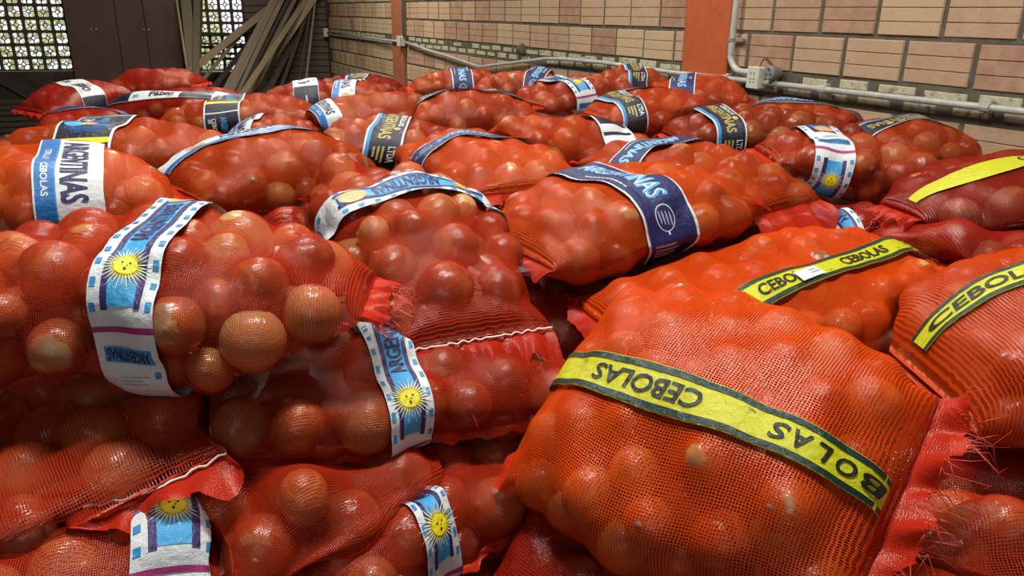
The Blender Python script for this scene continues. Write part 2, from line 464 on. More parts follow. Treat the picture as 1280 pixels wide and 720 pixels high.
def outlet_box(loc, sx, sz, label, holes=True):
    r_ = empty('power_outlet', loc); tag(r_, label, 'outlet')
    m = MB(); m.box((0, 0, 0), (.06, sx, sz), bev=.006); m.build('box', cream_plastic, r_)
    m = MB(); m.box((-.034, 0, 0), (.012, sx*1.04, sz*1.03), bev=.004); m.build('cover', cream_plastic, r_)
    if holes:
        m = MB()
        for y in (-.012, .012):
            for z in (-.022, -.006, .022): m.cyl((-.0395, y, z), (-.0412, y, z), .0038, 8)
        m.build('pin_hole', dark_slot, r_)
    return r_
outlet_box((XW-.048, 3.195, 1.357), .085, .108, 'cream power outlet box on the conduit beside the pillar')
outlet_box((XW-.06, 9.10, 1.335), .11, .11, 'pale junction box at the far pillar', False)
outlet_box((XW-.05, 12.98, 1.33), .09, .13, 'pale junction box in the far corner of the brick wall', False)
sk = empty('round_socket', (XW-.06, 3.085, 1.388)); tag(sk, 'grey round three-hole socket hanging beside the outlet box', 'socket')
grey_plastic = plain('grey_plastic', (.25, .24, .22), .5)
m = MB(); m.tube([(.04, 0, 0), (.0, 0, 0), (-.022, 0, 0), (-.026, 0, 0)], [.03, .036, .036, .030], 20); m.build('body', grey_plastic, sk)
m = MB()
for k in range(3):
    w_ = PI/2+k*2*PI/3; m.cyl((-.0255, .016*math.cos(w_), .016*math.sin(w_)), (-.0272, .016*math.cos(w_), .016*math.sin(w_)), .0055, 10)
m.build('pin_hole', dark_slot, sk)
m = MB()
for q in range(3):
    m.tube([(-.0+.006*q, .005, .03), (-.02, .03, .06+.005*q), (-.01, .06, .068-.004*q), (.0, .085, .045), (.005, .1, .02)], .0035, 6)
m.build('wire', plain('brown_wire', (.20, .08, .06), .5), sk)
lump = MB(); lump.tube([(XW+.02, 6.02, 1.372), (XW-.02, 6.02, 1.372), (XW-.05, 6.01, 1.375), (XW-.06, 6.0, 1.375)], [.055, .05, .035, .012], 9)
tag(lump.build('mortar_lump', mortar, None, True), 'grey lump of mortar stuck on the brick wall above the conduit', 'mortar')

# leaning boards ----------------------------------------------------------------
def plank_mat(name, c1, c2):
    t = NT(name); v = t.coord('Object'); r = t.rnd()
    n = t.noise(t.scaled(v, (14, 14, .9)), 3, 5, .6)
    c = t.mixc(n, c1, c2); c = t.mixc(t.math('MULTIPLY', r, .5), c, (.07, .055, .04))
    t.set(**{'Base Color': c, 'Roughness': .75, 'Specular IOR Level': .3}); t.bump(n, .3, .01); return t.m
grey_plank = plank_mat('grey_board', (.17, .14, .10), (.42, .35, .25))
pale_plank = plank_mat('pale_board', (.27, .22, .14), (.56, .46, .30))
dark_plank = plank_mat('dark_board', (.035, .028, .022), (.10, .08, .06))
PLANKS = [
    ((0.79, 11.83, .01), (0.80, 13.00, 1.94), 0.03),
    ((0.82, 11.81, .01), (0.93, 13.00, 1.94), 0.14),
    ((0.75, 11.64, .01), (1.10, 13.00, 1.92), 0.09),
    ((0.81, 11.88, .01), (1.17, 13.00, 1.95), 0.04),
    ((-0.36, 11.65, .01), (2.09, 13.00, 1.67), 0.10),
    ((0.17, 11.26, .01), (1.72, 13.00, 1.36), 0.05),
    ((0.45, 11.35, .01), (1.72, 13.00, 1.13), 0.07),
    ((0.90, 11.95, .01), (2.27, 13.00, 1.92), 0.11),
    ((1.01, 11.91, .01), (2.32, 13.00, 1.96), 0.04),
    ((1.10, 12.08, .01), (2.43, 13.00, 2.02), 0.07),
    ((1.14, 11.97, .01), (2.52, 13.00, 2.00), 0.05),
    ((1.18, 11.75, .01), (2.59, 13.00, 1.96), 0.06),
    ((1.40, 12.02, .01), (2.71, 13.00, 1.99), 0.05),
    ((1.17, 12.10, .01), (2.92, 12.98, 1.99), 0.10),
    ((0.91, 11.13, .01), (2.75, 13.00, 1.91), 0.08),
    ((1.50, 11.89, .01), (2.59, 13.00, 1.47), 0.08),
    ((1.76, 12.01, .01), (2.77, 13.00, 1.82), 0.05),
    ((2.11, 11.97, .01), (2.78, 13.00, 1.85), 0.04),
    ((2.27, 12.06, .01), (2.84, 13.00, 1.92), 0.03),
    ((1.26, 11.52, .01), (2.25, 13.00, 0.86), 0.06),
]
PL_LAB = ['thin pale batten standing against the brown door edge', 'wide grey board standing upright beside the brown door', 'narrower upright grey board left of the second lattice window',
 'dark edge batten standing along the second lattice window', 'pale board slanting low across the second lattice window', 'thin stick slanting across the lattice below the pale board',
 'short dark board leaning at the foot of the second lattice window', 'broad grey-brown board leaning first in the slanted bundle', 'thin lath tucked behind the first broad leaning board',
 'brown board leaning third in the slanted bundle', 'dark narrow board leaning in the middle of the bundle', 'grey narrow board leaning past the middle of the bundle', 'slim dark lath leaning below the long pale board',
 'long pale board crossing over the front of the slanted bundle', 'pale board end showing high behind the long crossing board', 'dark board leaning steeply under the long pale board',
 'thin dark lath leaning right of the long pale board', 'steep thin lath near the dark corner', 'steepest lath leaning closest to the brick corner', 'short board leaning low at the foot of the bundle']
for i, (a, b_, w_) in enumerate(PLANKS):
    A, B = Vector(a), Vector(b_); d = (B-A); L = d.length; d.normalize()
    nrm = Vector((0, -1, 0)); sx = d.cross(nrm).normalized(); ny = sx.cross(d)
    mat = pale_plank if i in (0, 4, 13, 14) else dark_plank if i in (3, 6, 10, 12, 15, 16, 17) else grey_plank
    m = MB(); m.box((0, 0, L/2), (w_, .022, L), bev=.003)
    o = m.build('wooden_board', mat)
    o.matrix_world = Matrix((( sx.x, ny.x, d.x, A.x), (sx.y, ny.y, d.y, A.y), (sx.z, ny.z, d.z, A.z), (0, 0, 0, 1)))
    tag(o, PL_LAB[i], 'board', 'old boards leaning on the back wall')

# slatted rack by the sill wall and floor litter --------------------------------
pal = empty('slatted_rack', (-1.75, 12.75, 0)); tag(pal, 'dark slatted wooden rack low against the back wall beside the sacks', 'rack')
for k in range(6):
    m = MB(); m.box((0, -.25, .07+k*.075), (1.5, .02, .05), bev=.004); m.build('slat', dark_plank, pal)
for x in (-.7, 0, .7):
    m = MB(); m.box((x, -.22, .25), (.05, .04, .5), bev=.004); m.build('post', dark_plank, pal)
for k, (x, y, s) in enumerate(((-1.52, 12.25, .05), (-1.33, 11.9, .035), (-1.75, 12.0, .04))):
    bmm = bmesh.new(); bmesh.ops.create_icosphere(bmm, subdivisions=2, radius=s)
    for v in bmm.verts: v.co *= rng.uniform(.75, 1.1); v.co.z *= .6
    me = bpy.data.meshes.new('concrete_chunk'); bmm.to_mesh(me); bmm.free(); me.materials.append(plain('chunk_grey', (.42, .40, .36), .9))
    o = bpy.data.objects.new('concrete_chunk', me); COL.objects.link(o); o.location = (x, y, s*.45)
    tag(o, ('pale chunk of concrete on the dusty floor by the rack', 'small chunk of concrete on the floor nearest the sacks', 'middling chunk of concrete on the floor in front of the rack')[k], 'rubble', 'concrete chunks on the floor')

# greenery outside the lattice --------------------------------------------------
slab('ground', (-1, 19.3, -.12), (26, 12, .2), plain('yard_ground', (.45, .42, .33), .9))
leaf_m = plain('sunny_leaf', (.80, .82, .40), .5, .4, .12, 2)
for k, (x, y, h, w_) in enumerate(((-2.6, 17.5, 2.6, 2.2), (.9, 18.0, 2.2, 1.2))):
    m = MB(); q = random.Random(k)
    for j in range(2600):
        a1 = q.uniform(0, 2*PI); rr = w_*math.sqrt(q.random()); zz = h*q.random()
        rr *= math.sin(PI*min(1, .15+.85*zz/h))**.5 if zz < h else 0
        c = Vector((x+rr*math.cos(a1), y+rr*math.sin(a1), .15+zz)); e = Vector((q.gauss(0, 1), q.gauss(0, 1), q.gauss(0, 1))).normalized(); g = e.orthogonal().normalized(); s = q.uniform(.06, .12)
        m.add([c-e*s, c+g*s*.4, c+e*s, c-g*s*.4], [(0, 1, 2, 3)])
    f = m.build('foliage', leaf_m); f['kind'] = 'stuff'
    root = empty('leafy_bush', (x, y, -.02)); tag(root, ['sunlit leafy bush outside the left pierced window', 'smaller sunlit bush outside nearer the door'][k], 'bush')
    f.parent = root; f.location = (-x, -y, .02)
    m = MB(); m.tube([(0, 0, 0), (0, 0, h*.7)], [.05, .02], 7); m.build('stem', dark_plank, root)

# ------------------------------------------------------------------ onions
def onion_mesh(name, seed, squash, seg=22, rings=15):
    q = random.Random(seed); V = []; F = []
    prof = []
    for i in range(rings+1):
        t = PI*i/rings; r = math.sin(t)**.92; z = -math.cos(t)*squash
        if t > PI*.80:                                   # shoulders rise into the dry neck
            k = (t-PI*.80)/(PI*.20); r = max(r, .0)*(1-k) + .14*k*(1.1-k*.35); z = z*(1-k*.15)+.22*k**1.6
        if t < PI*.10: z += .02*(1-t/(PI*.1))
        prof.append((r, z))
    ph = [q.uniform(0, 6) for _ in range(4)]
    for r, z in prof:
        for k in range(seg):
            w = 2*PI*k/seg
            rr = r*(1+.018*math.sin(3*w+ph[0])+.012*math.sin(5*w+ph[1]+z))
            V.append((rr*math.cos(w)+.03*z*math.sin(ph[2]), rr*math.sin(w)+.03*z*math.cos(ph[3]), z))
    for i in range(rings):
        for k in range(seg): F.append((i*seg+k, i*seg+(k+1) % seg, (i+1)*seg+(k+1) % seg, (i+1)*seg+k))
    F.append(tuple(range(seg))[::-1]); F.append(tuple(rings*seg+k for k in range(seg)))
    me = bpy.data.meshes.new(name); me.from_pydata(V, [], F); me.materials.append(M['onion'])
    me.polygons.foreach_set('use_smooth', np.ones(len(me.polygons), dtype=bool)); return me
ONIONS = [onion_mesh('onion', s, sq) for s, sq in ((1, .92), (2, 1.0), (3, .86), (4, 1.05))]
ONIONS_FAR = [onion_mesh('onion', s+10, sq, 12, 8) for s, sq in ((1, .92), (2, 1.0), (3, .86))]

# ------------------------------------------------------------------ lettering outlines
TXT = {}
def text_shape(s, bold=.02, shear=0.0):
    key = (s, bold, shear)
    if key in TXT: return TXT[key]
    c = bpy.data.curves.new('lettering', 'FONT'); c.body = s; c.size = 1; c.offset = bold; c.shear = shear; c.resolution_u = 3
    o = bpy.data.objects.new('lettering', c); COL.objects.link(o)
    dg = bpy.context.evaluated_depsgraph_get()
    me = o.evaluated_get(dg).to_mesh()
    v = np.array([p.co[:2] for p in me.vertices]); f = [tuple(p.vertices) for p in me.polygons]
    o.evaluated_get(dg).to_mesh_clear()
    bpy.data.objects.remove(o); bpy.data.curves.remove(c)
    v = v - v.min(0); w, h = v.max(0)
    TXT[key] = (v/h, f, w/h)
    return TXT[key]

class Print:
    """flat print on a strip: s runs along it, t across, in metres"""
    def __init__(s): s.buf = {}
    def add(s, part, mat, pts, faces, lift):
        b = s.buf.setdefault(part, dict(p=[], f=[], m=[], l=[]))
        o = len(b['p']); b['p'] += [tuple(q) for q in pts]; b['l'] += [lift*1.25]*len(pts)
        b['f'] += [tuple(i+o for i in q) for q in faces]; b['m'] += [mat]*len(faces)
    def rect(s, part, mat, s0, s1, t0, t1, lift=.0005, step=.008):
        n = max(1, int(math.ceil((s1-s0)/step))); m = max(1, int(math.ceil((t1-t0)/step)))
        P = [(s0+(s1-s0)*i/n, t0+(t1-t0)*j/m) for i in range(n+1) for j in range(m+1)]
        F = [(i*(m+1)+j, (i+1)*(m+1)+j, (i+1)*(m+1)+j+1, i*(m+1)+j+1) for i in range(n) for j in range(m)]
        s.add(part, mat, P, F, lift)
    def text(s, part, mat, txt, sc, tc, h, length=None, d='s+', bold=.02, shear=0, lift=.0012, cut=.009):
        v, f, asp = text_shape(txt, bold, shear)
        L = length or asp*h
        p = (v - np.array([asp/2, .5]))*np.array([L/asp, h])
        if cut and h > .018:
            bmm = bmesh.new(); vs = [bmm.verts.new((a, b, 0)) for a, b in p]
            for q in f:
                try: bmm.faces.new([vs[i] for i in q])
                except ValueError: pass
            for ax, ext in ((0, L), (1, h)):
                n = int(ext/cut)
                for k in range(1, n+1):
                    co = [0, 0, 0]; no = [0, 0, 0]; co[ax] = -ext/2 + ext*k/(n+1); no[ax] = 1
                    bmesh.ops.bisect_plane(bmm, geom=bmm.verts[:]+bmm.edges[:]+bmm.faces[:], plane_co=co, plane_no=no, dist=1e-6)
            bmm.verts.index_update()
            p = np.array([q.co[:2] for q in bmm.verts]); f = [tuple(q.index for q in g.verts) for g in bmm.faces]; bmm.free()
        x, y = p[:, 0], p[:, 1]
        S, T = {'s+': (x, y), 's-': (-x, -y), 't+': (-y, x), 't-': (y, -x)}[d]
        s.add(part, mat, np.stack([S+sc, T+tc], 1), f, lift)
    def disc(s, part, mat, sc, tc, rs, rt, lift=.0012, n=20):
        P = [(sc, tc)] + [(sc+rs*k*math.cos(2*PI*i/n), tc+rt*k*math.sin(2*PI*i/n)) for k in (.5, 1) for i in range(n)]
        F = [(0, 1+i, 1+(i+1) % n) for i in range(n)] + [(1+i, 1+n+i, 1+n+(i+1) % n, 1+(i+1) % n) for i in range(n)]
        s.add(part, mat, P, F, lift)
    def rays(s, part, mat, sc, tc, r0, r1, n, w, lift):
        for i in range(n):
            a = 2*PI*i/n; r2 = r1*(1 if i % 2 else .82); c, q = math.cos(a), math.sin(a)
            s.add(part, mat, [(sc+r0*c+w*q, tc+r0*q-w*c), (sc+r0*c-w*q, tc+r0*q+w*c), (sc+r2*c, tc+r2*q)], [(0, 1, 2)], lift)

def repeat(s0, s1, period, phase):
    k = math.floor((s0-phase)/period)-1; out = []
    while phase+k*period < s1: out.append(phase+k*period); k += 1
    return out
class Clip:
    """keeps every printed piece inside the strip's ends"""
    def __init__(s, pr, s0, s1): s.pr, s.a, s.b = pr, s0, s1
    def rect(s, part, mat, s0, s1, *r, **k):
        s0, s1 = max(s0, s.a), min(s1, s.b)
        if s1-s0 > .002: s.pr.rect(part, mat, s0, s1, *r, **k)
    def ok(s, a, b): return a >= s.a and b <= s.b

# every style: (pr, clip, s0, s1, W, phase)
def st_sun(pr, cl, s0, s1, W, ph):
    e = W
    for o in repeat(s0, s1, .452, ph):
        cl.rect('panel', 'sky', o+0, o+.305, .22*W, .78*W)
        for a, b in ((.20, .30), (.70, .80)): cl.rect('panel', 'purple', o-.004, o+.309, a*W, b*W, .0008)
        if cl.ok(o, o+.07):
            pr.rect('panel', 'mid', o+.0, o+.035, .3*W, .7*W, .0009)
            pr.disc('onion_picture', 'tan', o+.03, .46*W, .026, .25*W, .0014); pr.disc('onion_picture', 'tan', o+.012, .6*W, .012, .06*W, .0014)
        if cl.ok(o+.06, o+.21): pr.text('lettering', 'purple', 'ARGENTINAS', o+.135, .5*W, .34*W, .135, 's-', .03, lift=.0014)
        if cl.ok(o+.215, o+.29):
            q = o+.252
            pr.rays('sun_emblem', 'olive', q, .5*W, .008, .030, 28, .0030, .0011)
            pr.rays('sun_emblem', 'white', q, .5*W, .016, .036, 32, .0012, .0014)
            pr.rays('sun_emblem', 'yellow', q, .5*W, .010, .024, 32, .0014, .0016)
            pr.disc('sun_emblem', 'yellow', q, .5*W, .0135, .0135, .0019)
            for a, b, r_ in ((-.003, .005, .0018), (-.003, -.004, .0018), (.006, .0, .0022), (.001, .002, .0012)):
                pr.disc('sun_emblem', 'black', q+a, .5*W+b, r_, r_*.8, .0023, 8)
        cl.rect('panel', 'magenta', o+.330, o+.338, 0, W, .0007)
        cl.rect('panel', 'blue', o+.358, o+.380, .10*W, .90*W, .0007)
        if cl.ok(o+.35, o+.385):
            pr.text('lettering', 'dark_navy', 'ARGENTINAS', o+.369, .5*W, .0165, .72*W, 't-', .012, lift=.0013, cut=0)
        if cl.ok(o+.39, o+.425):
            for k, l in enumerate((.46, .34, .40)): pr.rect('fine_print', 'grey', o+.398+k*.0055, o+.400+k*.0055, .30*W, (.30+l)*W, .0008)
            pr.rect('fine_print', 'blue', o+.392, o+.402, .84*W, .93*W, .0008)
    for q in repeat(s0, s1, .030, ph):
        for a, b in ((.03, .12), (.88, .97)):
            if (q-ph) % .452 < .31: cl.rect('border_dash', 'blue', q, q+.011, a*W, b*W, .0008)

def edged(pr, cl, s0, s1, W, inner, e=.05, edge='white'):
    cl.rect('panel', inner, s0, s1, e*W, (1-e)*W, .0006)
def st_navy(pr, cl, s0, s1, W, ph):
    edged(pr, cl, s0, s1, W, 'royal', .045)
    for o in repeat(s0, s1, .42, ph):
        if cl.ok(o, o+.25):
            pr.text('lettering', 'white', 'CEBOLLAS', o+.135, .80*W, .11*W, .085, 's+', .03, .2, .0012, 0)
            pr.text('lettering', 'cyan', 'ARGENTINAS', o+.127, .50*W, .36*W, .235, 's+', .035, .25, .0012)
            pr.text('lettering', 'white', 'ARGENTINAS', o+.124, .485*W, .30*W, .232, 's+', -.012, .25, .0017)
            pr.rect('fine_print', 'white', o+.06, o+.19, .155*W, .185*W, .0011)
            for k in range(9): pr.rect('fine_print', 'royal', o+.07+k*.0135, o+.072+k*.0135, .15*W, .19*W, .0015)
        if cl.ok(o+.255, o+.33):
            q = o+.285
            pr.disc('onion_picture', 'white', q, .46*W, .028, .19*W, .0010, 18); pr.disc('onion_picture', 'royal', q, .46*W, .0255, .172*W, .0014, 18)
            for k in (-.6, -.2, .2, .6): pr.disc('onion_picture', 'lilac', q+.006*k, (.46+.17*k)*W, .015, .018*W, .0018, 10)
            pr.rect('onion_picture', 'white', q+.024, q+.034, .44*W, .48*W, .0012)
        if cl.ok(o+.325, o+.40):
            for k in range(4): pr.rect('fine_print', 'lilac', o+.335+k*.010, o+.3395+k*.010, .12*W, (.55+.08*(k % 2))*W, .0010)
def st_gold(pr, cl, s0, s1, W, ph):
    edged(pr, cl, s0, s1, W, 'dark_navy', .05)
    cl.rect('panel', 'blue', s0, s1, .05*W, .15*W, .0010)
    for o in repeat(s0, s1, .36, ph):
        if cl.ok(o, o+.23):
            pr.text('lettering', 'white', 'CEBOLLAS', o+.085, .82*W, .15*W, .11, 's+', .03, 0, .0012, 0)
            pr.text('lettering', 'gold', 'ARGENTINAS', o+.115, .50*W, .34*W, .22, 's+', .025, 0, .0012)
            pr.disc('onion_picture', 'tan', o+.165, .76*W, .012, .09*W, .0016, 12)
        if cl.ok(o+.24, o+.34):
            pr.text('lettering', 'white', 'LTDA', o+.275, .76*W, .20*W, .05, 's+', .03, 0, .0012, 0)
            for k in range(3): pr.rect('fine_print', 'gold', o+.25, o+.30-.01*k, (.50-.12*k)*W, (.56-.12*k)*W, .0011)
            pr.rect('panel', 'black', o+.315, o+.338, .2*W, .9*W, .0012)
def st_white(pr, cl, s0, s1, W, ph):
    cl.rect('panel', 'mid', s0, s1, .03*W, .30*W, .0006)
    cl.rect('panel', 'blue', s0, s1, .30*W, .325*W, .0006)
    for o in repeat(s0, s1, .36, ph):
        if cl.ok(o, o+.25):
            pr.text('lettering', 'royal', 'ARGENTINAS', o+.125, .58*W, .40*W, .245, 's+', .028)
            pr.text('lettering', 'white', 'CEBOLLAS', o+.08, .165*W, .10*W, .085, 's+', .02, lift=.0011, cut=0)
            pr.text('lettering', 'white', 'CEBOLAS', o+.19, .165*W, .10*W, .08, 's+', .02, lift=.0011, cut=0)
        if cl.ok(o+.255, o+.35):
            pr.disc('onion_picture', 'tan', o+.305, .60*W, .025, .2*W, .0010)
            for k in range(3): pr.rect('fine_print', 'grey', o+.262+k*.007, o+.2655+k*.007, .80*W, .93*W, .0008)
def st_fabio(pr, cl, s0, s1, W, ph):
    for o in repeat(s0, s1, .40, ph):
        cl.rect('panel', 'dark_navy', o+.19, o+.34, .0*W+.002, W-.002, .0006)
        if cl.ok(o+.19, o+.34):
            pr.rays('panel', 'white', o+.34, .45*W, .004, .05, 6, .005, .0010); pr.rect('panel', 'grey', o+.25, o+.335, .46*W, .54*W, .0010)
        if cl.ok(o, o+.19):
            pr.text('lettering', 'black', 'Fábio', o+.10, .46*W, .52*W, .125, 's+', .035, 0, .0012)
            pr.text('lettering', 'black', 'CEBOLA', o+.07, .86*W, .10*W, .06, 's+', .02, 0, .0010, 0)
            pr.rect('fine_print', 'grey', o+.13, o+.17, .10*W, .15*W, .0008)
        if cl.ok(o+.34, o+.40): pr.text('lettering', 'black', '20', o+.37, .35*W, .25*W, None, 's+', .02, 0, .0010, 0)
def st_navy_yellow(pr, cl, s0, s1, W, ph):
    edged(pr, cl, s0, s1, W, 'dark_navy', .045)
    for o in repeat(s0, s1, .30, ph):
        cl.rect('panel', 'yellow', o+.215, o+.235, .045*W, .955*W, .0010)
        cl.rect('panel', 'white', o+.285, o+.290, 0, W, .0010)
        if cl.ok(o, o+.21):
            pr.text('lettering', 'cyan', 'ARGENTINAS', o+.062, .55*W, .17*W, .11, 's+', .03, 0, .0012, 0)
            pr.text('lettering', 'white', 'CEBOLLAS', o+.055, .28*W, .12*W, .09, 's+', .02, 0, .0012, 0)
            pr.rect('panel', 'grey', o+.012, o+.028, .12*W, .22*W, .0012)
            pr.disc('onion_picture', 'cyan', o+.145, .28*W, .018, .18*W, .0010); pr.disc('onion_picture', 'mid', o+.150, .72*W, .014, .18*W, .0010)
            pr.disc('onion_picture', 'white', o+.140, .50*W, .014, .10*W, .0013, 10); pr.disc('onion_picture', 'tan', o+.146, .56*W, .013, .10*W, .0016)
            for k in range(4): pr.rect('fine_print', 'mid', o+.168+k*.007, o+.171+k*.007, (.15+.06*k)*W, (.75+.03*k)*W, .0010)
def st_stripe(pr, cl, s0, s1, W, ph):
    edged(pr, cl, s0, s1, W, 'dark_navy', .05)
    for o in repeat(s0, s1, .30, ph):
        cl.rect('panel', 'white', o-.034, o-.006, .05*W, .95*W, .0010); cl.rect('panel', 'white', o+.006, o+.034, .05*W, .95*W, .0010)
        if cl.ok(o+.10, o+.2): pr.text('lettering', 'white', 'ARGENTINAS', o+.16, .5*W, .10*W, .08, 's+', .02, 0, .0012, 0)
def st_lime(pr, cl, s0, s1, W, ph):
    for a, b in ((.02, .17), (.83, .98)): cl.rect('border_stripe', 'green', s0, s1, a*W, b*W, .0007)
    for o in repeat(s0, s1, .25, ph):
        if cl.ok(o+.015, o+.185): pr.text('lettering', 'black', 'CEBOLAS', o+.10, .5*W, .42*W, .165, 's+', .022, .12, .0012)
        else:                                        # a word cut off by the end of the strip
            x = o+.10-.0825
            for k, ch in enumerate('CEBOLAS'):
                if cl.ok(x+k*.0240, x+k*.0240+.021): pr.text('lettering', 'black', ch, x+k*.0240+.0105, .5*W, .42*W, .020 if ch != 'L' else .015, 's+', .022, .12, .0012)
        if cl.ok(o+.195, o+.225): pr.text('fine_print', 'black', 'IND.', o+.21, .27*W, .06*W, None, 's+', .01, 0, .0010, 0)
def st_limeplain(pr, cl, s0, s1, W, ph):
    for o in repeat(s0, s1, .29, ph):
        if cl.ok(o, o+.20): pr.text('lettering', 'black', 'CEBOLAS', o+.10, .5*W, .40*W, .18, 's+', .005, .12, .0012)
def st_goldbox(pr, cl, s0, s1, W, ph):
    for o in repeat(s0, s1, .5, ph):
        if cl.ok(o-.06, o+.06):
            pr.rect('panel', 'green', o-.052, o+.052, .10*W, .9*W, .0006); pr.rect('panel', 'bronze', o-.044, o+.044, .18*W, .82*W, .0010)
            pr.rays('panel', 'gold', o, .3*W, .004, .04, 9, .006, .0014)
STYLES = dict(sun=(st_sun, 'white'), navy=(st_navy, 'white'), gold=(st_gold, 'white'), white=(st_white, 'white'), fabio=(st_fabio, 'white'), navy_yellow=(st_navy_yellow, 'white'),
              stripe=(st_stripe, 'white'), lime=(st_lime, 'lime'), limeplain=(st_limeplain, 'lime'), goldbox=(st_goldbox, 'lime'))

# ------------------------------------------------------------------ sacks
def spow(x, e): return np.sign(x)*np.abs(x)**e
def blur(a, nu=1, it=1):
    for _ in range(it):
        b = np.concatenate([a[:1], a, a[-1:]], 0)
        a = .25*b[:-2]+.5*b[1:-1]+.25*b[2:]
        a = .25*np.roll(a, 1, 1)+.5*a+.25*np.roll(a, -1, 1)
    return a
def dilate(a, it=1):
    for _ in range(it):
        b = np.concatenate([a[:1], a, a[-1:]], 0)
        a = np.maximum(np.maximum(b[:-2], b[1:-1]), b[2:])
        a = np.maximum(np.maximum(np.roll(a, 1, 1), a), np.roll(a, -1, 1))
    return a
CAMP = np.array([0, 0, CAM_H])

